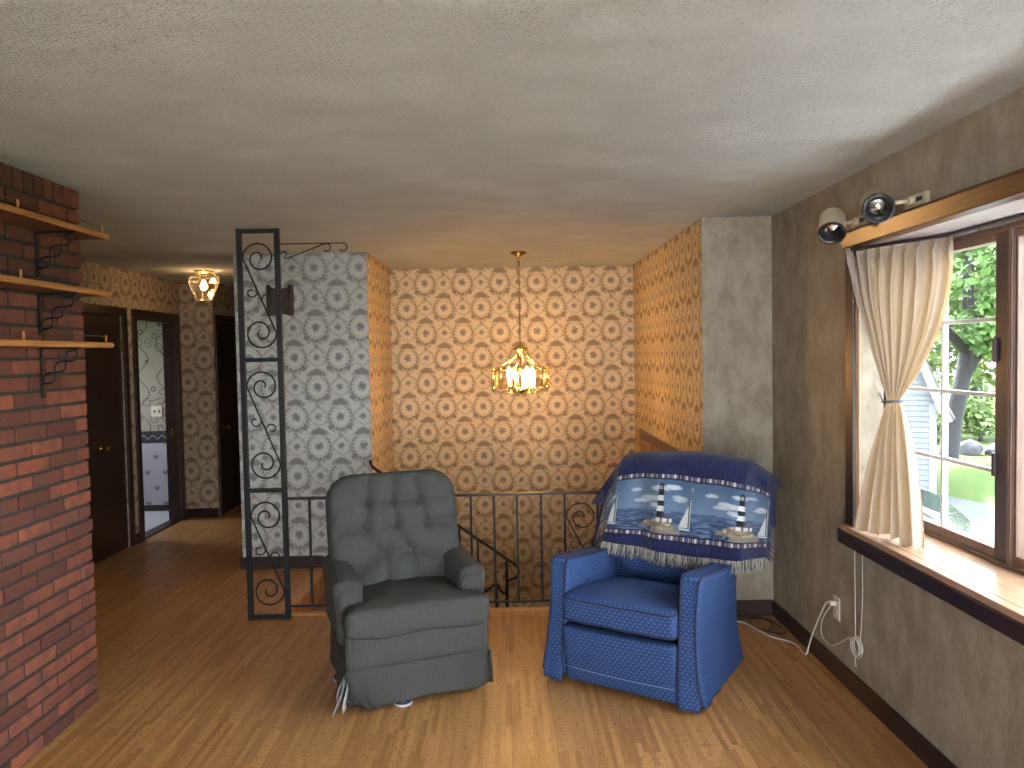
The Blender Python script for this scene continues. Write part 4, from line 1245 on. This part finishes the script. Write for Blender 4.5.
for s_ in (-1, 1):
    def arm(q, s_=s_):
        t_ = (q.y+.28)/.57                  # 0 floor .. 1 top
        fl_ = .030*(1-t_)**2 - .018*math.sin(PI*min(1, max(0, t_)))
        x = q.x + s_*fl_*min(1, max(0, q.x*s_)/.05)
        z = q.y - max(0, .29-q.z)*.105*max(0, t_)
        zf = q.z - (.085*max(0, t_-.15)*max(0, q.z+.1)/.42) - (.02*(1-t_)**2 if q.z > .2 else 0)
        return Vector((x, z, zf))
    am = Matrix.Translation((s_*.340, -.075, .325)) @ FR
    ar = MB().pad((.105, .57, .65), .022, .018, (14, 26, 32), am, arm, bulge=(.003, 0)).build('armrest', M['blue_fabric'], bc)
    for xx in (-.043, .042):
        pts = [am @ arm(Vector((xx, -.265+.53*i/18, .330))) for i in range(19)]
        pts += [am @ arm(Vector((xx*1.08, .284, .300-.55*i/10))) for i in range(11)]
        MB().tube(pts, .006, 6).build('arm_piping', M['blue_piping'], ar)
    # button dimples on the inner face
    for (zz, yy) in ((.50, -.20), (.50, -.05), (.46, -.125)):
        c = Vector((s_*.286, yy, zz))
        MB().lathe([(0, -.002), (.009, -.001), (.009, .002), (0, .004)], c, 10, 'x' ).build('arm_button', M['blue_fabric'], ar)
    # side skirt
    def sk(u, v, s_=s_):
        y = -.345+.60*u
        x = .402-.03*u+.012*v+.004*v*math.sin(u*22)
        return Vector((s_*x, y-.012*v*(1-u), .165-.135*v))
    MB().grid(sk, 30, 6, lambda a, b_: (a*.8, -b_*.135)).build('side_skirt', M['blue_fabric'], bc, solid=.006)
    def skf(u, v, s_=s_):
        x = .296+.104*u
        return Vector((s_*x, -.386-.012*v-.004*math.sin(u*6), .150-.125*v))
    MB().grid(skf, 8, 6, lambda a, b_: (a*.118, -b_*.125)).build('front_skirt', M['blue_fabric'], bc, solid=.006)
def foot(q):
    t_ = (q.y+.14)/.28
    return Vector((q.x*(1-.0*t_), q.y + .012*(q.x/.25)*0, q.z+.020*math.sin(PI*t_)*(1-(q.x/.30)**2)*(1 if q.z > 0 else 0)-.02*(1-t_)))
fm = Matrix.Translation((0, -.365, .165)) @ Matrix.Rotation(R(4), 4, 'X') @ FR
fr = MB().pad((.575, .275, .075), .012, .016, (34, 20, 6), fm, foot).build('footrest', M['blue_fabric'], bc)
MB().tube([fm @ foot(Vector((x, -.062, .039))) for x in [-.28+.56*i/20 for i in range(21)]], .0025, 5).build('footrest_stitch', plain('pale_blue_stitch', (.13, .19, .33), .8), fr)
MB().pad((.58, .60, .22), .03, .03, (10, 10, 6), Matrix.Translation((0, .03, .235))).build('inner_frame', M['blue_piping'], bc)
MB().pad((.70, .10, .44), .03, .02, (14, 6, 12), Matrix.Translation((0, .33, .30))).build('back_panel', M['blue_fabric'], bc)
for x in (-.28, .28):
    for y in (-.26, .28):
        MB().lathe([(0, 0), (.022, 0), (.026, .012), (.026, .06), (0, .06)], (x, y, 0), 14).build('foot', M['black_iron'], bc)

# ------------------------------------------------------------------ lighthouse throw
NAVY = (.011, .014, .060)
def lerp3(a, b, t_): return tuple(x+(y-x)*t_ for x, y in zip(a, b))
def hash01(i, k=0):
    v_ = math.sin(i*127.1+k*311.7)*43758.5453; return v_-math.floor(v_)
def stripe(u, w):      # w 0..1 across the border stripe
    c = (.012, .010, .022)
    if .24 < w < .80:
        i = math.floor(u/.0105); f = u/.0105-i
        h_ = hash01(i % 6 + 3)
        if i % 6 == 0: c = (.62, .50, .50) if .0 < f < 1.0 else c
        elif f < .55: c = ((.30, .28, .33), (.16, .13, .20), (.10, .10, .16), (.40, .34, .38), (.14, .12, .14), (.2, .2, .28))[i % 6]
    return c
CLOUDS = [(-.26, .205, .03, .012), (-.055, .150, .06, .014), (-.095, .137, .05, .010), (.105, .158, .05, .012), (.09, .146, .04, .009), (-.01, .195, .045, .012), (.055, .202, .04, .010), (.185, .18, .03, .010), (-.035, .12, .03, .012), (-.14, .185, .03, .01)]
PERIOD = .42/1.1
def scene_col(u, y):    # y 0 at the foot of the picture, .235 at its top
    x = (u+PERIOD*.62) % PERIOD - PERIOD*.62       # -.26 .. .16
    n_ = pnoise((u*40, y*60, 0)); n2_ = pnoise((u*12, y*18, 3))
    hor = .098
    if y > hor:
        c = lerp3((.125, .185, .265), (.055, .098, .180), (y-hor)/.137)
        c = lerp3(c, (.21, .27, .36), max(0, pnoise((u*9, y*2.0, 7)))*.8)
        for cx, cy, rx, ry in CLOUDS:
            d = ((x-cx)/rx)**2+((y-cy)/ry)**2+n2_*.9+n_*.35
            if d < 1: c = lerp3((.50, .52, .56), (.26, .32, .40), max(0, d))
    else:
        c = lerp3((.026, .050, .105), (.054, .092, .172), y/hor)
        if pnoise((u*16, y*150, 1)) > .18: c = (.12, .165, .27)
        elif pnoise((u*14, y*120, 9)) < -.3: c = (.025, .042, .10)
    # island
    top = .062 - .9*(x+.015)**2*4.2 + .006*n2_ if -.17 < x < .105 else -1
    if y < top and y > .020+.08*max(0, x-.02)-.012*n2_:
        c = lerp3((.30, .225, .14), (.10, .085, .05), .5+.8*n_)
        if n_ > .25: c = (.46, .38, .26)
    if .10 > x > -.05 and y < .026+.01*n2_: c = lerp3(c, (.30, .24, .16), .7)
    # lighthouse
    lx = x-.0
    if .050 < y < .222:
        hw = .0205-.055*(y-.05)
        if y < .185 and abs(lx) < hw:
            k = int((y-.05)/.0225); c = (.62, .62, .62) if k % 2 == 0 else (.010, .010, .016)
            if lx > hw*.45: c = lerp3(c, (.05, .05, .08), .35)
        elif .185 <= y < .191 and abs(lx) < .018: c = (.012, .012, .016)
        elif .191 <= y < .207 and abs(lx) < .0105: c = (.30, .30, .30) if abs(lx) < .005 else (.012, .012, .016)
        elif .207 <= y < .222 and abs(lx) < .012*(1-(y-.207)/.016): c = (.012, .012, .016)
    if .050 < y < .073 and -.026 < lx < .056:
        if y > .066: c = (.09, .035, .035)
        else: c = (.62, .60, .58) if (math.floor(lx/.011) % 3) else (.12, .10, .11)
    # sailing boat
    sx = x-.139
    if .022 < y < .030 and abs(sx) < .046-.4*(.030-y): c = (.60, .60, .58)
    if .032 < y < .165:
        hgt = (y-.032)/.133
        if .003 < sx < .003+.030*(1-hgt**1.4): c = (.60, .62, .58)
        elif -.004-.046*max(0, (1-hgt*1.35)) < sx < -.004 and hgt < .74: c = (.54, .57, .55)
        elif abs(sx) < .003: c = (.05, .04, .04)
    return c
def throw_col(u, s_):       # s_: metres up from the hem over the chair
    if s_ < .058: return NAVY
    if s_ < .092: return stripe(u, (s_-.058)/.034)
    if s_ < .374: return scene_col(u/1.1, (s_-.092)/1.2)
    if s_ < .408: return stripe(u+.004, (s_-.374)/.034)
    return NAVY
# path from the front hem up, over the top of the backrest and down behind
hz, topz = .585, .992
def path(s_):
    k = .232
    y0 = .165+(hz-.37)*k-.072
    L1 = (topz-hz)*math.sqrt(1+k*k)
    if s_ <= L1:
        z = hz+s_/math.sqrt(1+k*k); return y0+(z-hz)*k, z
    rad = .122; a0 = math.atan(k); yt = y0+(topz-hz)*k; tot = PI-.35
    cy, cz_ = yt+rad*math.cos(a0), topz-rad*math.sin(a0)
    L2 = rad*tot
    if s_ <= L1+L2:
        a = (s_-L1)/rad; ang = PI+0-a0*1.0-a
        return cy+rad*math.cos(ang), cz_+rad*math.sin(ang)
    a = tot; ang = PI-a0-a; e = s_-L1-L2
    return cy+rad*math.cos(ang)+e*math.sin(-.10)*-1*.6, cz_+rad*math.sin(ang)-e
U0, U1, SL = -.500, .585, .98
XLF, XRF = -.320, .425
def throw_pt(u, v):
    uu = U0+(U1-U0)*u; s_ = SL*v
    y, z = path(s_)
    front = max(0, min(1, 1-(s_-.42)/.12))
    x = uu
    k_over = max(0, 1-abs(s_-.53)/.16)
    # folds
    fo = (.010*math.sin(uu*17+.6+s_*2.0)+.007*math.sin(uu*31+2.1))*(1-.7*k_over)
    y -= fo*front
    xl = XLF+.055*min(1, s_/.42)
    if uu < xl:
        e = xl-uu; q = min(1, e/.05); x = xl-e*.66; z -= e*.42*(.35+.65*k_over)+e*.26; y += e*(.25+.30*q)*front - e*.2*(1-front)
    elif uu > XRF:
        e = uu-XRF; x = XRF+e*.50; z -= e*.50*(.3+.7*k_over); y += e*.95*front + e*.15*(1-front)
    # rounded shoulders of the backrest
    ax = abs(x-.04)/.40
    z -= (.040+(.030 if x < .04 else 0))*min(1.25, ax)**3.0*min(1, s_/.35)
    if x > .30: y += (x-.30)*.22
    z += .012*pnoise((uu*5, s_*4, 2.5))*min(1, s_*3)
    z -= .012*math.sin((uu+.1)*5)*max(0, 1-s_/.15)
    return Vector((x, y, z))
th = thing('lighthouse_throw', 'navy woven throw with lighthouses and sailboats draped over the blue recliner', 'blanket', (.718, 3.84, 0), R(-33))
NU, NV = 300, 250
g = MB().grid(throw_pt, NU, NV, lambda a, b_: (a*(U1-U0), b_*SL))
g.col = [throw_col(U0+(U1-U0)*i/NU, SL*j/NV) for j in range(NV+1) for i in range(NU+1)]
g.build('cloth', M['throw'], th, solid=.005)
random.seed(11)
def fringe(name, mat, fn, n, ln, wd=.0016):
    g = MB()
    for i in range(n):
        q = (i+random.uniform(-.4, .4))/n
        p, d = fn(min(1, max(0, q)))
        g.cr = random.random()
        L_ = ln*random.uniform(.75, 1.12); sw = Vector((random.uniform(-1, 1), random.uniform(-1, 1), random.uniform(-.3, .3)))*.22
        pts = [p+d*(L_*k/3)+sw*(L_*(k/3)**2)*.9+Vector((0, 0, -.006*(k/3)**2)) for k in range(4)]
        g.tube(pts, [wd*1.3, wd*1.2, wd, wd*.6], 4, caps=False)
    ob = g.build(name, M[mat], th); ob['kind'] = 'stuff'; return ob
def hemfn(q):
    p = throw_pt(q, 0); d = (throw_pt(q, 0)-throw_pt(q, .03)).normalized(); return p, (d+Vector((0, -.10, -.1))).normalized()
fringe('hem_fringe', 'fringe', hemfn, 760, .058)
def lfn(q):
    p = throw_pt(0, q*.75); return p, Vector((-.55, -.1, -.8)).normalized()
fringe('side_fringe', 'fringe_dark', lfn, 200, .05)
def rfn(q):
    p = throw_pt(1, q*.75); return p, Vector((.75, .25, -.62)).normalized()
fringe('side_fringe', 'fringe_dark', rfn, 200, .045)

# ------------------------------------------------------------------ outdoors
GZ = -1.75
ob = MB().box((-60, -60, GZ-.3), (80, 90, GZ)).build('lawn', M['grass']); tag(ob, 'bright green lawn outside the window', 'lawn', kind='structure')
ob = MB().prism([(2.6, -30), (2.6, 15.0), (8.0, 17.5), (9.85, 17.0), (10.3, 15.4), (11, 9), (11, -30)], 'z', GZ, GZ+.02).build('driveway', M['asphalt']); tag(ob, 'grey driveway outside the window', 'driveway', kind='structure')
ob = MB().box((-10, -26, GZ), (1.75, YR-.13, -.06)).build('bounce_slab', M['bounce_slab']); tag(ob, 'unseen pale slab behind the room, added to bounce sun inside', 'bounce_slab', kind='structure')  # sunlit reflector added out of view to lift the ceiling
ob = MB().box((XR+T, -26, GZ), (4.1, 8.5, GZ+.03)).build('bounce_apron', M['bounce_slab']); tag(ob, 'unseen pale slab under the bay window, added to bounce light up', 'bounce_apron', kind='structure')  # added below the sill line, bounces daylight through the bay
t = thing('neighbour_house', 'white sided house with a steep roof across the driveway, seen past the curtain', 'house', (9.17, 16.0, GZ), R(-28.7))
hh, lap = 2.15, .115     # local: x = 0 is the near corner, the wall runs to -x, the roof climbs steeply
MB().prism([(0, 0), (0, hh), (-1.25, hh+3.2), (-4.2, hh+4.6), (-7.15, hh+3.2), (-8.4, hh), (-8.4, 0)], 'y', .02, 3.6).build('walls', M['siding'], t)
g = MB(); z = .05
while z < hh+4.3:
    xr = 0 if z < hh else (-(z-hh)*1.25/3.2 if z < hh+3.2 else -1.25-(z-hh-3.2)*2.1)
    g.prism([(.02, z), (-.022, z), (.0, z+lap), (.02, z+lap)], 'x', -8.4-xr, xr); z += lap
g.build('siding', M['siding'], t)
pts = [(.22, hh-.35), (.02, hh+.10), (-1.15, hh+3.25), (-4.2, hh+4.72)]
for m_ in (0, 1):
    for (xa, za), (xb, zb) in zip(pts, pts[1:]):
        q = [(xa, za), (xb, zb), (xb-.02, zb+.16), (xa+.14, za+.06)]
        f = [(xa-.05, za-.04), (xb-.05, zb-.06), (xb+.07, zb+.06), (xa+.09, za+.02)]
        if m_: q = [(-8.4-x, z_) for x, z_ in q]; f = [(-8.4-x, z_) for x, z_ in f]
        MB().prism(q, 'y', -.25, 3.8).build('roof_slope', M['roofing'], t)
        MB().prism(f, 'y', -.30, -.22).build('fascia', M['white_trim'], t)
MB().box((-.12, -.04, 0), (.02, .08, hh)).build('corner_board', M['white_trim'], t)
wf = MB().box((-.82, -.05, 1.25), (-.52, -.01, 1.78)).build('window', M['white_trim'], t)
MB().box((-.79, -.058, 1.28), (-.55, -.048, 1.75)).build('pane', M['car_glass'], wf)

def leaves(n, blobs, size, seed):
    random.seed(seed); g = MB()
    for _ in range(n):
        c, r_ = random.choice(blobs)
        d = Vector((random.gauss(0, 1), random.gauss(0, 1), random.gauss(0, 1))).normalized()*r_*(random.random()**.4)
        p = Vector(c)+Vector((d.x, d.y, d.z*.8))
        a = Vector((random.gauss(0, 1), random.gauss(0, 1), random.gauss(0, .6))).normalized(); b_ = a.cross(Vector((random.gauss(0, 1), random.gauss(0, 1), random.gauss(0, 1)))).normalized()
        s_ = size*random.uniform(.6, 1.3); i = len(g.v)
        g.v += [p-a*s_, p+b_*s_*.5, p+a*s_, p-b_*s_*.5]; g.face((i, i+1, i+2, i+3))
    return g
def tree(name, label, loc, trunk, blobs, n, size, leaf, seed, group=None):
    t = thing(name, label, 'tree', loc, group=group)
    g = MB()
    for pts, r0, r1 in trunk:
        m = len(pts); g.tube(smooth(pts, 4), [r0+(r1-r0)*i/(4*(m-1)) for i in range(4*(m-1)+1)], 10)
    g.build('trunk', M['bark'], t)
    f = leaves(n, blobs, size, seed).build('foliage', M[leaf], t); f['kind'] = 'stuff'
    return t
tree('shade_tree', 'leaning grey trunked shade tree on the lawn outside', (13.1, 22.2, GZ),
     [([(0, 0, 0), (.15, 0, 1.2), (.45, 0, 2.6), (.7, .2, 4.2), (.8, .4, 7)], .28, .13), ([(.4, 0, 2.3), (1.0, -.3, 3.6), (2.2, -.5, 5.0)], .17, .06), ([(.55, 0, 3.2), (-.6, .2, 4.6), (-1.4, .2, 6)], .15, .05)],
     [((.5, 0, 6.2), 2.6), ((-2.2, -.5, 5.4), 2.0), ((2.6, -.6, 5.0), 1.9), ((1.0, -1.2, 3.9), 1.2), ((.2, .5, 8.8), 2.4), ((-1.8, 1, 8), 2.0), ((3.2, .5, 7.6), 2.3), ((2.2, -1, 3.5), 1.0)], 9000, .17, 'leaf_a', 1)
tree('background_tree', 'yellow-green bushy tree beyond the leaning shade tree', (19.2, 31, GZ), [([(0, 0, 0), (0, 0, 3), (.2, 0, 6)], .3, .1)],
     [((0, 0, 3.4), 2.6), ((-2.6, 0, 4.4), 2.5), ((2.2, 0, 5), 2.6), ((-1, 0, 7.2), 2.8), ((2, 0, 8.4), 2.6)], 6000, .22, 'leaf_b', 2)
tree('background_tree', 'tall pale green tree far beyond the driveway', (27, 43, GZ), [([(0, 0, 0), (0, 0, 4), (.2, 0, 8)], .35, .12)],
     [((0, 0, 6), 3.4), ((-3.2, 0, 8), 3.0), ((2.6, 0, 9), 3.2), ((-1, 0, 11.5), 3.2), ((2, 0, 4), 2.4)], 6000, .26, 'leaf_a', 3)
tree('hedge', 'low yellow-green hedge along the far end of the lawn', (16.8, 26.5, GZ), [([(0, 0, 0), (0, 0, .4), (.1, 0, .9)], .08, .04)],
     [((-1.6, 0, .7), .9), ((0, .3, .9), 1.0), ((1.7, 0, .8), .95), ((3.2, .2, .8), 1.0)], 3500, .13, 'leaf_b', 4)
random.seed(5)
for k, (x, y, r_, lb) in enumerate(((14.4, 23.2, .32, 'grey rock closest to the shade tree trunk'), (15.0, 23.0, .25, 'small grey rock in the middle of the lawn rocks'), (16.0, 23.4, .30, 'grey rock farthest along from the shade tree trunk'))):
    g = MB(); q0 = Vector((k*3.1, 1.7, .3))
    def rk(u, v, r_=r_, q0=q0):
        a, b_ = 2*PI*u, PI*v; d = Vector((math.sin(b_)*math.cos(a), math.sin(b_)*math.sin(a), math.cos(b_)))
        return d*r_*(1+.28*pnoise(d*1.8+q0))*1.0+Vector((0, 0, r_*.45))
    g.grid(rk, 16, 10); ob = g.build('garden_rock', M['rock']); ob.location = (x, y, GZ); tag(ob, lb, 'rock', 'rocks on the lawn')

def car(label, loc, rz, L_, W_, prof, glass, belt):
    """prof: side outline (x along, z); glass: cabin outline"""
    t = thing('parked_car', label, 'car', loc, rz, group='white cars on the driveway')
    def body(pr, w0, w1, mat, name, par):
        g = MB(); n = len(pr); zs = [p[1] for p in pr]; zm, zM = min(zs), max(zs)
        for s_ in (-1, 1):
            for x, z in pr:
                k = (z-zm)/(zM-zm); g.v.append(Vector((x, s_*(w0+(w1-w0)*k)/2, z)))
        for i in range(n):
            j = (i+1) % n; g.face((i, j, n+j, n+i))
        g.face([n-1-i for i in range(n)]); g.face([n+i for i in range(n)])
        return g.build(name, M[mat], par, .04, 3)
    body(prof, W_, W_*.97, 'car_white', 'body', t)
    c = body(glass, W_*.93, W_*.74, 'car_glass', 'windows', t)
    xs = [p[0] for p in glass]; zt = max(p[1] for p in glass)
    top = [p for p in glass if p[1] > zt-.08]
    a, b_ = min(p[0] for p in top), max(p[0] for p in top)
    MB().box((a-.06, -W_*.385, zt-.03), (b_+.06, W_*.385, zt+.03)).build('roof', M['car_white'], t, .025)
    lo = [p for p in glass if p[1] < zt-.3]; la, lb_ = min(p[0] for p in lo), max(p[0] for p in lo); zl = min(p[1] for p in glass)
    for s_ in (-1, 1):
        for xa, xb in ((la, a), (lb_, b_), ((la+lb_)/2, (a+b_)/2)):
            MB().tube([(xa, s_*W_*.46, zl), (xb, s_*W_*.372, zt)], .035, 6).build('pillar', M['car_white'], t)
        for wx in (-L_*.30, L_*.31):
            MB().lathe([(0, -.11), (.2, -.11), (.33, -.10), (.34, -.05), (.34, .05), (.33, .10), (.2, .11), (0, .11)], (wx, s_*(W_/2-.08), .34), 20, 'y').build('wheel', M['tyre'], t)
    return t
c = car('white sedan parked farther out on the driveway, its rear deck towards the lawn', (4.55, 10.1, GZ), R(151), 4.6, 1.8,
    [(-2.25, .30), (2.25, .28), (2.25, .70), (2.05, .88), (.95, .98), (-1.20, 1.02), (-2.1, 1.03), (-2.27, .85)],
    [(-1.55, .98), (1.05, .95), (.30, 1.42), (-.85, 1.47), (-1.15, 1.36)], .95)
MB().box((-2.22, -.72, 1.10), (-2.02, .72, 1.135)).box((-2.16, -.70, 1.0), (-2.10, -.66, 1.11)).box((-2.16, .66, 1.0), (-2.10, .70, 1.11)).build('spoiler', M['tyre'], c, .008)
car('white low car parked closest below the window', (5.15, 6.75, GZ), R(151), 4.5, 1.8,
    [(-2.2, .28), (2.2, .28), (2.2, .70), (2.0, .90), (.9, 1.02), (-1.5, 1.02), (-2.15, .9)],
    [(-1.7, .96), (1.0, .98), (.25, 1.42), (-1.0, 1.45)], .95)

# ------------------------------------------------------------------ light
W = bpy.data.worlds.new('World'); sc.world = W; W.use_nodes = True
nt = W.node_tree; nt.nodes.clear()
bg = nt.nodes.new('ShaderNodeBackground'); wo = nt.nodes.new('ShaderNodeOutputWorld')
bg.inputs[0].default_value = (.88, .95, 1.0, 1); bg.inputs[1].default_value = 10.5
nt.links.new(bg.outputs[0], wo.inputs[0])
sun = bpy.data.lights.new('sun', 'SUN'); sun.energy = 36.0; sun.angle = R(4); sun.color = (.97, .98, 1.0)
so = bpy.data.objects.new('sun', sun); COL.objects.link(so)
so.rotation_euler = Vector((.05, -.50, -.86)).to_track_quat('-Z', 'Y').to_euler()
def portal(name, loc, rot, sx, sy):
    l = bpy.data.lights.new(name, 'AREA'); l.shape = 'RECTANGLE'; l.size = sx; l.size_y = sy; l.cycles.is_portal = True
    ob = bpy.data.objects.new(name, l); COL.objects.link(ob); ob.location = loc; ob.rotation_euler = rot
portal('sky_portal_bay', (GX+.12, (WY0+BY1)/2, (WZ0+WZ1)/2), (0, R(90), 0), WZ1-WZ0, BY1-WY0)
portal('sky_portal_side', (XR+T+.02, (W3[0]+W3[1])/2, (W3[2]+W3[3])/2), (0, R(90), 0), W3[3]-W3[2], W3[1]-W3[0])
portal('sky_portal_bath', (-5.12, 7.45, 1.57), (0, R(-90), 0), 1.05, .9)
portal('sky_portal_rear', ((RO[0]+RO[1])/2, YR-.13, RO[3]/2), (R(90), 0, 0), RO[1]-RO[0], RO[3])
def lamp(name, loc, e, col, r_):
    l = bpy.data.lights.new(name, 'POINT'); l.energy = e; l.color = col; l.shadow_soft_size = r_
    ob = bpy.data.objects.new(name, l); COL.objects.link(ob); ob.location = loc

# ------------------------------------------------------------------ camera (fitted to the room's lines)
F, PITCH, YAW, ROLL, CH = 756.2, .0397, .0092, .0187, 1.6376
def ray(u, v):
    c, s_ = math.cos(ROLL), math.sin(ROLL); u, v = c*u-s_*v, s_*u+c*v
    x, y, z = u/F, 1.0, -v/F
    c, s_ = math.cos(PITCH), math.sin(PITCH); y, z = c*y+s_*z, -s_*y+c*z
    c, s_ = math.cos(YAW), math.sin(YAW); x, y = c*x+s_*y, -s_*x+c*y
    return Vector((x, y, z))
fw = ray(0, 0).normalized(); rt = (ray(100, 0)-ray(0, 0)).normalized(); upv = rt.cross(fw)
cam = bpy.data.cameras.new('camera'); cam.sensor_width = 36; cam.lens = F/1024*36; cam.clip_end = 300; cam.clip_start = .05
co = bpy.data.objects.new('camera', cam); COL.objects.link(co)
co.matrix_world = Matrix(((rt.x, upv.x, -fw.x, 0), (rt.y, upv.y, -fw.y, 0), (rt.z, upv.z, -fw.z, CH), (0, 0, 0, 1)))
sc.camera = co
sc.view_settings.view_transform = 'Standard'; sc.view_settings.look = 'None'
sc.view_settings.gamma = 1; sc.view_settings.use_curve_mapping = False
sc.view_settings.exposure = 0.76
sc.cycles.use_denoising = True
sc.cycles.max_bounces = 8; sc.cycles.diffuse_bounces = 5; sc.cycles.transparent_max_bounces = 12
sc.cycles.sample_clamp_indirect = 6
